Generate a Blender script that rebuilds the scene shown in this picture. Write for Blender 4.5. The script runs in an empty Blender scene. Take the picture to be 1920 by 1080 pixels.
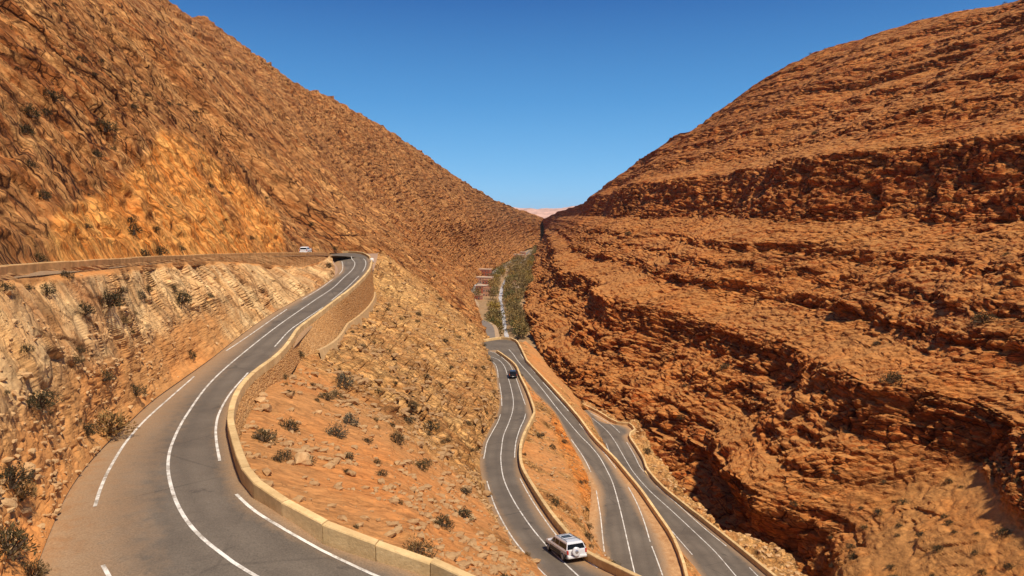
import bpy, bmesh, math, random
import numpy as np
from mathutils import Vector, Matrix
from mathutils.bvhtree import BVHTree

random.seed(7)
RNG = np.random.default_rng(11)
sc = bpy.context.scene
COL = sc.collection

# ------------------------------------------------------------------ camera
FPX = 1300.0                       # focal length in pixels of a 1920 wide frame
PITCH = math.atan(137 / 1300.0)
cam_d = bpy.data.cameras.new('camera')
cam = bpy.data.objects.new('camera', cam_d)
COL.objects.link(cam)
cam_d.sensor_width = 36.0
cam_d.lens = FPX / 1920 * 36.0
cam_d.clip_start = 0.5
cam_d.clip_end = 30000
cam.location = (0, 0, 0)
cam.rotation_euler = (math.pi / 2 - PITCH, 0, 0)
sc.camera = cam

# ------------------------------------------------------------------ light
SUN_AZ = math.radians(138)          # to the right of the view axis (+Y)
SUN_EL = math.radians(62)
world = bpy.data.worlds.new('World')
sc.world = world
world.use_nodes = True
wn = world.node_tree.nodes
wl = world.node_tree.links
bg = wn['Background']
sky = wn.new('ShaderNodeTexSky')
sky.sky_type = 'NISHITA'
sky.sun_disc = False
sky.sun_elevation = SUN_EL
sky.sun_rotation = SUN_AZ
sky.altitude = 1500
sky.air_density = 1.0
sky.dust_density = 0.0
sky.ozone_density = 3.0
hsv = wn.new('ShaderNodeHueSaturation')
hsv.inputs['Saturation'].default_value = 1.38
hsv.inputs['Value'].default_value = 1.0
wl.new(sky.outputs[0], hsv.inputs['Color'])
sky_k = wn.new('ShaderNodeVectorMath')
sky_k.operation = 'SCALE'
sky_k.inputs['Scale'].default_value = 0.11          # physical sky brought to the exposure of the picture
wl.new(hsv.outputs[0], sky_k.inputs[0])
# clear desert sky: deep blue overhead, lighter towards the horizon all round
geo = wn.new('ShaderNodeTexCoord')
sep = wn.new('ShaderNodeSeparateXYZ')
wl.new(geo.outputs['Generated'], sep.inputs[0])
grad = wn.new('ShaderNodeValToRGB')
e = grad.color_ramp.elements
e[0].position, e[0].color = 0.0, (0.190, 0.510, 0.860, 1)
e[1].position, e[1].color = 1.0, (0.022, 0.075, 0.230, 1)
for p_, c_ in ((0.155, (0.085, 0.290, 0.610, 1)), (0.285, (0.036, 0.135, 0.390, 1))):
    q_ = e.new(p_)
    q_.color = c_
wl.new(sep.outputs[2], grad.inputs[0])
smix = wn.new('ShaderNodeMix')
smix.data_type = 'RGBA'
smix.inputs[0].default_value = 0.85
wl.new(sky_k.outputs[0], smix.inputs[6])
wl.new(grad.outputs[0], smix.inputs[7])
wl.new(smix.outputs[2], bg.inputs['Color'])
bg.inputs['Strength'].default_value = 1.0

sun_d = bpy.data.lights.new('sun', 'SUN')
sun_d.energy = 4.5
sun_d.angle = math.radians(4.0)
sun_d.color = (1.0, 0.865, 0.69)
sun = bpy.data.objects.new('sun', sun_d)
COL.objects.link(sun)
sdir = Vector((math.cos(SUN_EL) * math.sin(SUN_AZ), math.cos(SUN_EL) * math.cos(SUN_AZ), math.sin(SUN_EL)))
sun.rotation_euler = sdir.to_track_quat('Z', 'Y').to_euler()
sun.location = (300, 200, 600)

vs = sc.view_settings
vs.view_transform = 'Standard'
vs.look = 'None'
vs.gamma = 1
vs.exposure = 0.2
vs.use_curve_mapping = False
sc.render.engine = 'CYCLES'
sc.cycles.max_bounces = 4
sc.cycles.diffuse_bounces = 3
sc.cycles.glossy_bounces = 2
sc.cycles.transmission_bounces = 2
sc.cycles.caustics_reflective = False
sc.cycles.caustics_refractive = False

# ------------------------------------------------------------------ helpers
cP, sP = math.cos(PITCH), math.sin(PITCH)


def ray(px, py):
    a = (px - 960) / FPX
    b = (540 - py) / FPX
    return np.array([a, cP + b * sP, -sP + b * cP])


def at(px, py, z):
    """the point of height z seen at a pixel of the 1920 x 1080 photograph"""
    r = ray(px, py)
    return r * (z / r[2])


def project(P):
    y = P[..., 1] * cP - P[..., 2] * sP
    z = P[..., 1] * sP + P[..., 2] * cP
    y = np.maximum(y, 1.0)
    return 960 + FPX * P[..., 0] / y, 540 - FPX * z / y


def pchip(x, xs, ys):
    xs = np.asarray(xs, float)
    ys = np.asarray(ys, float)
    if ys.ndim > 1:
        return np.stack([pchip(x, xs, ys[:, k]) for k in range(ys.shape[1])], -1)
    h = np.diff(xs)
    d = np.diff(ys) / h
    m = np.zeros_like(ys)
    if len(xs) > 2:
        w1 = 2 * h[1:] + h[:-1]
        w2 = h[1:] + 2 * h[:-1]
        ok = d[:-1] * d[1:] > 0
        with np.errstate(divide='ignore', invalid='ignore'):
            mm = (w1 + w2) / (w1 / d[:-1] + w2 / d[1:])
        m[1:-1] = np.where(ok, mm, 0)
    m[0], m[-1] = d[0], d[-1]
    x = np.asarray(x, float)
    xc = np.clip(x, xs[0], xs[-1])
    i = np.clip(np.searchsorted(xs, xc, side='right') - 1, 0, len(xs) - 2)
    t = (xc - xs[i]) / h[i]
    return ((2 * t**3 - 3 * t**2 + 1) * ys[i] + (t**3 - 2 * t**2 + t) * h[i] * m[i]
            + (-2 * t**3 + 3 * t**2) * ys[i + 1] + (t**3 - t**2) * h[i] * m[i + 1])


def spline(pts, n=None, step=None):
    """smooth polyline through 3-D points (Catmull-Rom on chord length)"""
    pts = np.asarray(pts, float)
    s = np.r_[0, np.cumsum(np.linalg.norm(np.diff(pts, axis=0), axis=1) + 1e-6)]
    if n is None:
        n = max(2, int(s[-1] / step) + 1)
    q = np.linspace(0, s[-1], n)
    m = np.zeros_like(pts)
    m[1:-1] = (pts[2:] - pts[:-2]) / (s[2:] - s[:-2])[:, None]
    m[0] = (pts[1] - pts[0]) / (s[1] - s[0])
    m[-1] = (pts[-1] - pts[-2]) / (s[-1] - s[-2])
    i = np.clip(np.searchsorted(s, q, side='right') - 1, 0, len(s) - 2)
    h = (s[i + 1] - s[i])[:, None]
    t = ((q - s[i]) / (s[i + 1] - s[i]))[:, None]
    return ((2 * t**3 - 3 * t**2 + 1) * pts[i] + (t**3 - 2 * t**2 + t) * h * m[i]
            + (-2 * t**3 + 3 * t**2) * pts[i + 1] + (t**3 - t**2) * h * m[i + 1])


def resample(pts, step=None, n=None):
    pts = np.asarray(pts, float)
    s = np.r_[0, np.cumsum(np.linalg.norm(np.diff(pts, axis=0), axis=1))]
    if n is None:
        n = max(2, int(round(s[-1] / step)) + 1)
    q = np.linspace(0, s[-1], n)
    return np.stack([np.interp(q, s, pts[:, k]) for k in range(3)], -1)


def blur(d, n=1):
    """soften a grid of heights by one cell so that steps do not alias with the mesh"""
    for _ in range(n):
        p = np.pad(d, 1, mode='edge')
        d = .5 * p[1:-1, 1:-1] + .125 * (p[2:, 1:-1] + p[:-2, 1:-1] + p[1:-1, 2:] + p[1:-1, :-2])
    return d


def sstep(a, b, x):
    t = np.clip((x - a) / (b - a), 0, 1)
    return t * t * (3 - 2 * t)


# ------------------------------------------------------------------ noise (numpy)
_perm = RNG.permutation(256).astype(np.int64)
_perm = np.r_[_perm, _perm, _perm]
_grad = RNG.normal(size=(256, 3))
_grad /= np.linalg.norm(_grad, axis=1)[:, None]


def perlin(p, seed=0):
    p = np.asarray(p, float) + seed * 17.31
    out = np.empty(len(p))
    for a in range(0, len(p), 65536):
        q = p[a:a + 65536]
        i = np.floor(q).astype(np.int64)
        f = q - i
        u = f * f * f * (f * (f * 6 - 15) + 10)
        i &= 255
        r = 0
        for dx in (0, 1):
            wx = u[:, 0] if dx else 1 - u[:, 0]
            hx = _perm[(i[:, 0] + dx) & 255]
            for dy in (0, 1):
                wy = u[:, 1] if dy else 1 - u[:, 1]
                hy = _perm[hx + ((i[:, 1] + dy) & 255)]
                for dz in (0, 1):
                    wz = u[:, 2] if dz else 1 - u[:, 2]
                    g = _grad[_perm[hy + ((i[:, 2] + dz) & 255)]]
                    r = r + wx * wy * wz * (g[:, 0] * (f[:, 0] - dx) + g[:, 1] * (f[:, 1] - dy) + g[:, 2] * (f[:, 2] - dz))
        out[a:a + 65536] = r
    return out * 1.6


def fbm(p, octaves=4, seed=0, gain=0.5, lac=2.03, ridged=False):
    r = 0
    amp = 1.0
    tot = 0
    for k in range(octaves):
        n = perlin(p * (lac ** k), seed + k * 3)
        if ridged:
            n = 1 - 2 * np.abs(n)
        r = r + amp * n
        tot += amp
        amp *= gain
    return r / tot


def worley(p, seed=0):
    """F1, F2, three random numbers of the nearest cell, vector to its centre"""
    N = len(p)
    F1 = np.empty(N)
    F2 = np.empty(N)
    R = np.empty((N, 3))
    V = np.empty((N, 3))
    for a in range(0, N, 32768):
        q = np.asarray(p[a:a + 32768], float)
        ip = np.floor(q).astype(np.int64)
        n = len(q)
        b1 = np.full(n, 9.0)
        b2 = np.full(n, 9.0)
        rr = np.zeros((n, 3))
        vv = np.zeros((n, 3))
        for dx in (-1, 0, 1):
            for dy in (-1, 0, 1):
                for dz in (-1, 0, 1):
                    c = ip + np.array([dx, dy, dz])
                    h = (c[:, 0] * 73856093 ^ c[:, 1] * 19349663 ^ c[:, 2] * 83492791 ^ (seed * 2654435 + 977)) & 0x7fffffff
                    h = (h * 1103515245 + 12345) & 0x7fffffff
                    h ^= h >> 13
                    r0 = ((h * 60493) & 0xffff) / 65535.0
                    r1 = ((h * 19937 >> 3) & 0xffff) / 65535.0
                    r2 = ((h * 37633 >> 6) & 0xffff) / 65535.0
                    ce = c + np.stack([r0, r1, r2], -1)
                    d = q - ce
                    dd = (d * d).sum(1)
                    m = dd < b1
                    b2 = np.where(m, b1, np.minimum(b2, dd))
                    b1 = np.where(m, dd, b1)
                    rr[m] = np.stack([r2, r0, r1], -1)[m]
                    vv[m] = d[m]
        F1[a:a + 32768] = np.sqrt(b1)
        F2[a:a + 32768] = np.sqrt(b2)
        R[a:a + 32768] = rr
        V[a:a + 32768] = vv
    return F1, F2, R, V


def blocks(P, A, sizes, seed, tilt=0.9, crack=0.25, cw=0.12):
    """faceted rock: random step and tilt of every cell, a crack between cells.
    A: three axes (rows), sizes: size of a cell along each, in metres"""
    q = (P @ np.asarray(A, float).T) / np.asarray(sizes, float)
    w = np.stack([perlin(q * 0.7, seed + 5), perlin(q * 0.7, seed + 6), perlin(q * 0.7, seed + 7)], -1)
    F1, F2, R, V = worley(q + 0.35 * w, seed)
    h = (R[:, 0] - 0.5) + tilt * ((R - 0.5) * V).sum(1)
    e = F2 - F1
    return h - crack * (1 - sstep(0, cw, e))


def rnd2(a, b, seed):
    h = (a.astype(np.int64) * 73856093 ^ b.astype(np.int64) * 19349663 ^ (seed * 83492791 + 1013)) & 0x7fffffff
    h = (h * 1103515245 + 12345) & 0x7fffffff
    h ^= h >> 15
    return ((h * 48271) & 0xffff) / 65535.0


def beds(y, z, h, L, seed, joint=.12, depth=.5):
    """level beds cut by upright joints: every block stands out by its own amount"""
    k0 = np.floor(z / h)
    zz = z / h + .35 * (rnd2(k0, k0 * 0, seed) - .5)
    k = np.floor(zz)
    j0 = y / (L * (.5 + rnd2(k, k * 0, seed + 1))) + 7 * rnd2(k, k * 0 + 3, seed + 2)
    j = np.floor(j0)
    f = j0 - j
    e = np.minimum(f, 1 - f)
    bedout = rnd2(k, k * 0 + 9, seed + 4) - .5
    return .55 * bedout + .75 * (rnd2(k, j, seed + 3) - .5) - depth * (1 - sstep(0, joint, e)) * (rnd2(k, j, seed + 6) > .35)


# ------------------------------------------------------------------ object helpers
def link(o, parent=None):
    COL.objects.link(o)
    if parent is not None:
        o.parent = parent
    return o


def tag(o, label=None, cat=None, group=None, kind=None):
    if label: o['label'] = label
    if cat: o['category'] = cat
    if group: o['group'] = group
    if kind: o['kind'] = kind
    return o


def empty(name, loc=(0, 0, 0), rz=0.0, parent=None):
    o = bpy.data.objects.new(name, None)
    o.location = loc
    o.rotation_euler = (0, 0, rz)
    o.empty_display_size = 0.3
    return link(o, parent)


def mesh_np(name, V, faces, mat=None, attrs=None, smooth=False, uv=None):
    """mesh from arrays; faces (n,4) or (n,3)"""
    me = bpy.data.meshes.new(name)
    V = np.ascontiguousarray(V, dtype=np.float32)
    faces = np.ascontiguousarray(faces, dtype=np.int32)
    n, k = faces.shape
    me.vertices.add(len(V))
    me.vertices.foreach_set('co', V.ravel())
    me.loops.add(n * k)
    me.loops.foreach_set('vertex_index', faces.ravel())
    me.polygons.add(n)
    me.polygons.foreach_set('loop_start', np.arange(0, n * k, k, dtype=np.int32))
    me.polygons.foreach_set('loop_total', np.full(n, k, dtype=np.int32))
    me.polygons.foreach_set('use_smooth', np.full(n, smooth, dtype=bool))
    me.update(calc_edges=True)
    for an, av in (attrs or {}).items():
        a = me.attributes.new(an, 'FLOAT', 'POINT')
        a.data.foreach_set('value', np.ascontiguousarray(av, dtype=np.float32).ravel())
    if mat: me.materials.append(mat)
    return me


def grid_faces(nu, nv, flip=False):
    i = np.arange(nu - 1)[:, None] * nv + np.arange(nv - 1)[None, :]
    f = np.stack([i, i + nv, i + nv + 1, i + 1], -1).reshape(-1, 4)
    return f[:, ::-1] if flip else f


class MB:
    """collects shapes in a bmesh, builds ONE mesh object"""
    def __init__(self): self.bm = bmesh.new()

    def box(self, c, s, rz=0, bevel=0, taper=None):
        x, y, z = s[0] / 2, s[1] / 2, s[2] / 2
        t = taper or 1.0
        co = [(-x, -y, -z), (x, -y, -z), (x, y, -z), (-x, y, -z), (-x * t, -y * t, z), (x * t, -y * t, z), (x * t, y * t, z), (-x * t, y * t, z)]
        R = Matrix.Rotation(rz, 3, 'Z')
        vs = [self.bm.verts.new(R @ Vector(q) + Vector(c)) for q in co]
        fs = [self.bm.faces.new([vs[i] for i in f]) for f in ((3, 2, 1, 0), (4, 5, 6, 7), (0, 1, 5, 4), (1, 2, 6, 5), (2, 3, 7, 6), (3, 0, 4, 7))]
        if bevel:
            es = list({e for f in fs for e in f.edges})
            bmesh.ops.bevel(self.bm, geom=es, offset=bevel, segments=1, affect='EDGES')
        return self

    def quad(self, *pts):
        self.bm.faces.new([self.bm.verts.new(p) for p in pts])
        return self

    def prism(self, poly, axis, a, b):
        """polygon in the two other axes extruded along axis from a to b"""
        def put(p, h):
            return {'x': (h, p[0], p[1]), 'y': (p[0], h, p[1]), 'z': (p[0], p[1], h)}[axis]
        v0 = [self.bm.verts.new(put(p, a)) for p in poly]
        v1 = [self.bm.verts.new(put(p, b)) for p in poly]
        n = len(poly)
        self.bm.faces.new(v0[::-1])
        self.bm.faces.new(v1)
        for i in range(n):
            self.bm.faces.new([v0[i], v0[(i + 1) % n], v1[(i + 1) % n], v1[i]])
        bmesh.ops.recalc_face_normals(self.bm, faces=self.bm.faces[:])
        return self

    def lathe(self, prof, n=18, axis='x', at=(0, 0, 0)):
        rings = []
        for h, r in prof:
            rg = []
            for k in range(n):
                t = 2 * math.pi * k / n
                p = {'x': (h, r * math.cos(t), r * math.sin(t)), 'y': (r * math.cos(t), h, r * math.sin(t)), 'z': (r * math.cos(t), r * math.sin(t), h)}[axis]
                rg.append(self.bm.verts.new(Vector(p) + Vector(at)))
            rings.append(rg)
        for a, b in zip(rings[:-1], rings[1:]):
            for k in range(n):
                self.bm.faces.new([a[k], a[(k + 1) % n], b[(k + 1) % n], b[k]])
        self.bm.faces.new(rings[0][::-1])
        self.bm.faces.new(rings[-1])
        bmesh.ops.recalc_face_normals(self.bm, faces=self.bm.faces[:])
        return self

    def tube(self, p, q, r, n=6, r2=None):
        p, q = Vector(p), Vector(q)
        d = (q - p).normalized()
        u = d.orthogonal().normalized()
        w = d.cross(u)
        r2 = r if r2 is None else r2
        a = [self.bm.verts.new(p + (u * math.cos(2 * math.pi * k / n) + w * math.sin(2 * math.pi * k / n)) * r) for k in range(n)]
        b = [self.bm.verts.new(q + (u * math.cos(2 * math.pi * k / n) + w * math.sin(2 * math.pi * k / n)) * r2) for k in range(n)]
        for k in range(n):
            self.bm.faces.new([a[k], a[(k + 1) % n], b[(k + 1) % n], b[k]])
        self.bm.faces.new(a[::-1])
        self.bm.faces.new(b)
        return self

    def mesh(self, name, mat, smooth=False):
        me = bpy.data.meshes.new(name)
        self.bm.to_mesh(me)
        self.bm.free()
        if mat: me.materials.append(mat)
        if smooth:
            me.polygons.foreach_set('use_smooth', np.ones(len(me.polygons), dtype=bool))
        return me

    def build(self, name, mat, parent=None, smooth=False):
        return link(bpy.data.objects.new(name, self.mesh(name, mat, smooth)), parent)


def face_dir(me, axis=2):
    """mean face normal along one axis"""
    n = np.empty(len(me.polygons) * 3, dtype=np.float32)
    me.polygons.foreach_get('normal', n)
    return n[axis::3].mean()


# ------------------------------------------------------------------ materials
class NT:
    def __init__(self, name):
        self.m = bpy.data.materials.new(name)
        self.m.use_nodes = True
        self.n = self.m.node_tree.nodes
        self.l = self.m.node_tree.links
        self.b = self.n['Principled BSDF']
        self.b.inputs['Specular IOR Level'].default_value = 0.2
        self.tc = self.n.new('ShaderNodeTexCoord')

    def mapping(self, scale=(1, 1, 1), rot=(0, 0, 0)):
        k = self.n.new('ShaderNodeMapping')
        k.inputs['Scale'].default_value = scale
        k.inputs['Rotation'].default_value = rot
        self.l.new(self.tc.outputs['Object'], k.inputs['Vector'])
        return k.outputs[0]

    def noise(self, scale, detail=6, rough=0.6, vec=None, dist=0.0):
        k = self.n.new('ShaderNodeTexNoise')
        k.inputs['Scale'].default_value = scale
        k.inputs['Detail'].default_value = detail
        k.inputs['Roughness'].default_value = rough
        k.inputs['Distortion'].default_value = dist
        self.l.new(vec or self.tc.outputs['Object'], k.inputs['Vector'])
        return k.outputs[0]

    def voro(self, scale, vec=None, feature='F1', rand=1.0):
        k = self.n.new('ShaderNodeTexVoronoi')
        k.feature = feature
        k.inputs['Scale'].default_value = scale
        k.inputs['Randomness'].default_value = rand
        self.l.new(vec or self.tc.outputs['Object'], k.inputs['Vector'])
        return k

    def ramp(self, fac, stops, interp='LINEAR'):
        k = self.n.new('ShaderNodeValToRGB')
        k.color_ramp.interpolation = interp
        e = k.color_ramp.elements
        while len(e) < len(stops): e.new(0.5)
        for i, (p, c) in enumerate(stops):
            e[i].position = p
            e[i].color = (*c, 1) if len(c) == 3 else c
        self.l.new(fac, k.inputs[0])
        return k.outputs[0]

    def rng(self, fac, a, b, c=0.0, d=1.0):
        k = self.n.new('ShaderNodeMapRange')
        k.inputs[1].default_value = a
        k.inputs[2].default_value = b
        k.inputs[3].default_value = c
        k.inputs[4].default_value = d
        k.clamp = True
        self.l.new(fac, k.inputs[0])
        return k.outputs[0]

    def mix(self, fac, a, b, mode='MIX'):
        k = self.n.new('ShaderNodeMix')
        k.data_type = 'RGBA'
        k.blend_type = mode
        k.clamp_factor = True
        for i, v in ((0, fac), (6, a), (7, b)):
            if isinstance(v, (int, float)):
                k.inputs[i].default_value = v
            elif isinstance(v, tuple):
                k.inputs[i].default_value = (*v, 1)
            else:
                self.l.new(v, k.inputs[i])
        return k.outputs[2]

    def math(self, op, a, b=None):
        k = self.n.new('ShaderNodeMath')
        k.operation = op
        for i, v in ((0, a), (1, b)):
            if v is None: continue
            if isinstance(v, (int, float)): k.inputs[i].default_value = v
            else: self.l.new(v, k.inputs[i])
        return k.outputs[0]

    def attr(self, name):
        k = self.n.new('ShaderNodeAttribute')
        k.attribute_name = name
        return k.outputs['Fac']

    def normal_z(self):
        g = self.n.new('ShaderNodeNewGeometry')
        s = self.n.new('ShaderNodeSeparateXYZ')
        self.l.new(g.outputs['True Normal'], s.inputs[0])
        return s.outputs[2]

    def objrand(self):
        return self.n.new('ShaderNodeObjectInfo').outputs['Random']

    def bump(self, h, dist, strength=1.0, prev=None):
        k = self.n.new('ShaderNodeBump')
        k.inputs['Distance'].default_value = dist
        k.inputs['Strength'].default_value = strength
        self.l.new(h, k.inputs['Height'])
        if prev is not None: self.l.new(prev, k.inputs['Normal'])
        self.l.new(k.outputs[0], self.b.inputs['Normal'])
        return k.outputs[0]

    def out(self, color=None, rough=0.9):
        if color is not None:
            if isinstance(color, tuple): self.b.inputs['Base Color'].default_value = (*color, 1)
            else: self.l.new(color, self.b.inputs['Base Color'])
        if isinstance(rough, (int, float)): self.b.inputs['Roughness'].default_value = rough
        else: self.l.new(rough, self.b.inputs['Roughness'])
        return self.m


def rock_material(name, dark, mid, light, sand, size=(1, 1, 1), rot=(0, 0, 0), fresh=None, scale=1.0, bump=0.5, sandr=(0.72, 0.93), grit=1.0, joints=0.6):
    """size, rot: the grain of the rock, longer along its local x axis"""
    t = NT(name)
    k = t.n.new('ShaderNodeMapping')
    k.vector_type = 'TEXTURE'
    k.inputs['Scale'].default_value = size
    k.inputs['Rotation'].default_value = rot
    t.l.new(t.tc.outputs['Object'], k.inputs['Vector'])
    mp = k.outputs[0]
    big = t.noise(0.016, 5, 0.6)
    med = t.noise(0.10 * scale, 8, 0.66, mp, 0.5)
    col = t.mix(t.rng(med, 0.36, 0.62), dark, mid)
    col = t.mix(t.rng(t.noise(0.27 * scale, 8, 0.7, mp, 0.3), 0.44, 0.66), col, light)
    col = t.mix(t.rng(big, 0.40, 0.62, 0.0, 0.5), col, t.mix(0.30, dark, light))
    col = t.mix(t.rng(t.noise(0.05, 6, 0.65, mp), 0.50, 0.66, 0.0, 0.55), col, light)
    v = t.voro(0.5 * scale, mp)
    vb = t.n.new('ShaderNodeSeparateColor')
    t.l.new(v.outputs['Color'], vb.inputs[0])
    col = t.mix(1.0, col, t.ramp(vb.outputs[0], [(0.0, (0.80, 0.77, 0.75)), (0.5, (1, 1, 1)), (1.0, (1.16, 1.15, 1.12))]), 'MULTIPLY')
    # loose sand and dust lying where the ground is flat enough
    nz = t.math('ADD', t.normal_z(), t.math('MULTIPLY', t.math('SUBTRACT', t.noise(0.25, 6, 0.7), 0.5), 0.45))
    sn = t.noise(0.35, 8, 0.72)
    sattr = t.rng(t.math('ADD', t.attr('sand'), t.math('MULTIPLY', t.math('SUBTRACT', sn, 0.5), 1.2)), 0.3, 0.75)
    smask = t.math('MAXIMUM', t.rng(nz, sandr[0], sandr[1], 0.0, 0.85), sattr)
    scol = t.mix(t.rng(t.noise(0.6, 8, 0.75), 0.35, 0.7), tuple(0.72 * c for c in sand), sand)
    scol = t.mix(t.rng(t.noise(0.07, 6, 0.7), 0.48, 0.66, 0, 0.7), scol, (sand[0] * 1.02, sand[1] * 0.80, sand[2] * 0.6))
    col = t.mix(smask, col, scol)
    if fresh:
        fm = t.math('MULTIPLY', t.attr('fresh'), t.rng(t.noise(0.09, 7, 0.62, mp, 0.8), 0.31, 0.47))
        fcol = t.mix(t.rng(t.noise(0.4, 7, 0.7, mp, 0.6), 0.36, 0.64), fresh[0], fresh[1])
        col = t.mix(fm, col, fcol)
    fin = t.noise(1.3 * scale, 9, 0.7, mp)
    g = grit
    col = t.mix(1.0, col, t.ramp(fin, [(0.3, (1 - .45 * g, 1 - .48 * g, 1 - .5 * g)), (0.5, (1, 1, 1)), (0.7, (1 + .32 * g, 1 + .32 * g, 1 + .3 * g))]), 'MULTIPLY')
    h1 = t.noise(0.5 * scale, 12, 0.74, mp, 0.5)
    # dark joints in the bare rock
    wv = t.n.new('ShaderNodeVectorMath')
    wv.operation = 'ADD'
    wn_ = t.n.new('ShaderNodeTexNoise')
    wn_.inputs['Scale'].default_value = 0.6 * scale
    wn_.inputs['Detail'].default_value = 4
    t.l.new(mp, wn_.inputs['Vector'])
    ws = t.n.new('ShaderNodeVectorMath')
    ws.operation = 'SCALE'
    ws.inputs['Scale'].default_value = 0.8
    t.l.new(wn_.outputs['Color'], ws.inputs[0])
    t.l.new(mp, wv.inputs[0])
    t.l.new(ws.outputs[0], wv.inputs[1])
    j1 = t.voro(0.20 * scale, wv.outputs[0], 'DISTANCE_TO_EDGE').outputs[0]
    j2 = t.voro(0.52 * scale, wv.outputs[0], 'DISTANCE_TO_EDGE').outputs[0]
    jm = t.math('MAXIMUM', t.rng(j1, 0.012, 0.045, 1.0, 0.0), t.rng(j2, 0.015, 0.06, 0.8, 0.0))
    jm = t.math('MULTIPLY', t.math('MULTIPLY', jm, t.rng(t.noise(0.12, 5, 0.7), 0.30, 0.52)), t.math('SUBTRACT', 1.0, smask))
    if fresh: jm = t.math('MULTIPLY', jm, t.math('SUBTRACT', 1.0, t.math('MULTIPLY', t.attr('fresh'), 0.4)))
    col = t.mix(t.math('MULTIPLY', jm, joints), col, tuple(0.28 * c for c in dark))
    r1 = t.math('ABSOLUTE', t.math('SUBTRACT', t.noise(0.42 * scale, 8, 0.62, mp, 0.9), 0.5))
    h = t.math('SUBTRACT', t.math('ADD', h1, t.math('MULTIPLY', t.rng(r1, 0.0, 0.05), 0.35)), t.math('MULTIPLY', jm, 0.3))
    h = t.math('MULTIPLY', h, t.math('SUBTRACT', 1.0, t.math('MULTIPLY', smask, 0.7)))
    t.bump(h, bump)
    return t.out(col, 0.95)


def plain(name, color, rough=0.5, metal=0.0, var=0.0, scale=3.0, spec=0.5, bumpd=0.0):
    t = NT(name)
    t.b.inputs['Metallic'].default_value = metal
    t.b.inputs['Specular IOR Level'].default_value = spec
    if var:
        n = t.noise(scale, 6, 0.65)
        c = t.mix(t.rng(n, 0.3, 0.7), tuple(x * (1 - var) for x in color), tuple(min(1, x * (1 + var)) for x in color))
        if bumpd: t.bump(n, bumpd)
        return t.out(c, rough)
    return t.out(color, rough)


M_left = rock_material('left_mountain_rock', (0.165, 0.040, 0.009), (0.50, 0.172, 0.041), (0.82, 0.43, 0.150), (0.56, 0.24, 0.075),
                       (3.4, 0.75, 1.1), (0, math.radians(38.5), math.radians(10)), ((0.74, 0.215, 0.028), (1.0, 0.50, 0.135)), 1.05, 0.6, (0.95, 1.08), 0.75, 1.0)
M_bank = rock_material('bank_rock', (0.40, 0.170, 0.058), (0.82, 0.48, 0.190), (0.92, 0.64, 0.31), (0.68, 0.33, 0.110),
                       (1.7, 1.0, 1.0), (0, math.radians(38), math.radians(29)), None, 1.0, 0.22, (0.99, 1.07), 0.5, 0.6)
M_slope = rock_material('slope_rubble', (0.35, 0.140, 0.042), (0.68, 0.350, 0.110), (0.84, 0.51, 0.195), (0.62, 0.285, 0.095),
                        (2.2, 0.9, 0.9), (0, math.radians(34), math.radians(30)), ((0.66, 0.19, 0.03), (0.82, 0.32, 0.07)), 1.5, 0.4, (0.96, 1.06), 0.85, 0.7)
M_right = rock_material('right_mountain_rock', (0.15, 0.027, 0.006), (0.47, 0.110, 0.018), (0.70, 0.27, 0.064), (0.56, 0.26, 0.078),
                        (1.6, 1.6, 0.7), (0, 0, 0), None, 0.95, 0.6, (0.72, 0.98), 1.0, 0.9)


def road_material():
    t = NT('asphalt')
    dc = t.attr('dc')                 # metres from the centre line, signed
    de = t.attr('de')                 # metres inside the edge of the tarmac
    n1 = t.noise(0.16, 6, 0.6)
    n2 = t.noise(1.3, 8, 0.7)
    n3 = t.noise(14, 4, 0.7)
    col = t.mix(t.rng(n1, 0.35, 0.65), (0.12, 0.096, 0.073), (0.185, 0.15, 0.113))
    # wheel tracks polished a little darker
    tr = t.math('PINGPONG', t.math('ADD', dc, 30.0), 0.75)
    col = t.mix(t.math('MULTIPLY', t.rng(tr, 0.25, 0.75), t.rng(n1, 0.3, 0.7, 0.15, 0.5)), col, (0.094, 0.077, 0.06))
    col = t.mix(t.rng(t.noise(0.55, 7, 0.7), 0.52, 0.72, 0, 0.5), col, (0.17, 0.135, 0.10))
    # cracks, sealed joints and dark stains
    wob = t.mix(0.35, t.tc.outputs['Object'], t.n.new('ShaderNodeTexNoise').outputs['Color'])
    ck = t.voro(0.16, wob, 'DISTANCE_TO_EDGE')
    col = t.mix(t.math('MULTIPLY', t.rng(ck.outputs[0], 0.003, 0.010, 0.4, 0.0), t.rng(t.noise(0.07, 3, 0.6), 0.45, 0.6)), col, (0.035, 0.03, 0.026))
    col = t.mix(t.rng(t.noise(0.27, 4, 0.55, None, 1.5), 0.64, 0.72, 0, 0.55), col, (0.06, 0.05, 0.042))
    # sand blown in from the shoulders
    e = t.math('ADD', de, t.math('MULTIPLY', t.math('SUBTRACT', n2, 0.5), 1.6))
    dust = t.mix(t.rng(n2, 0.3, 0.7), (0.30, 0.185, 0.10), (0.42, 0.27, 0.145))
    col = t.mix(t.rng(e, -0.4, 0.6, 0.8, 0.0), col, dust)
    col = t.mix(t.rng(e, -1.3, -0.5, 0.9, 0.0), col, t.mix(t.rng(n2, 0.35, 0.65), (0.38, 0.19, 0.075), (0.58, 0.34, 0.155)))
    col = t.mix(1.0, col, t.ramp(n3, [(0.25, (0.68, 0.68, 0.68)), (0.75, (1.3, 1.3, 1.3))]), 'MULTIPLY')
    t.bump(n3, 0.02)
    return t.out(col, 0.85)


M_road = road_material()


def paint_material():
    t = NT('road_paint')
    n = t.noise(1.1, 9, 0.8)
    c = t.mix(t.rng(n, 0.36, 0.56), (0.27, 0.22, 0.165), (0.78, 0.74, 0.66))
    return t.out(c, 0.7)


M_paint = paint_material()


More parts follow.
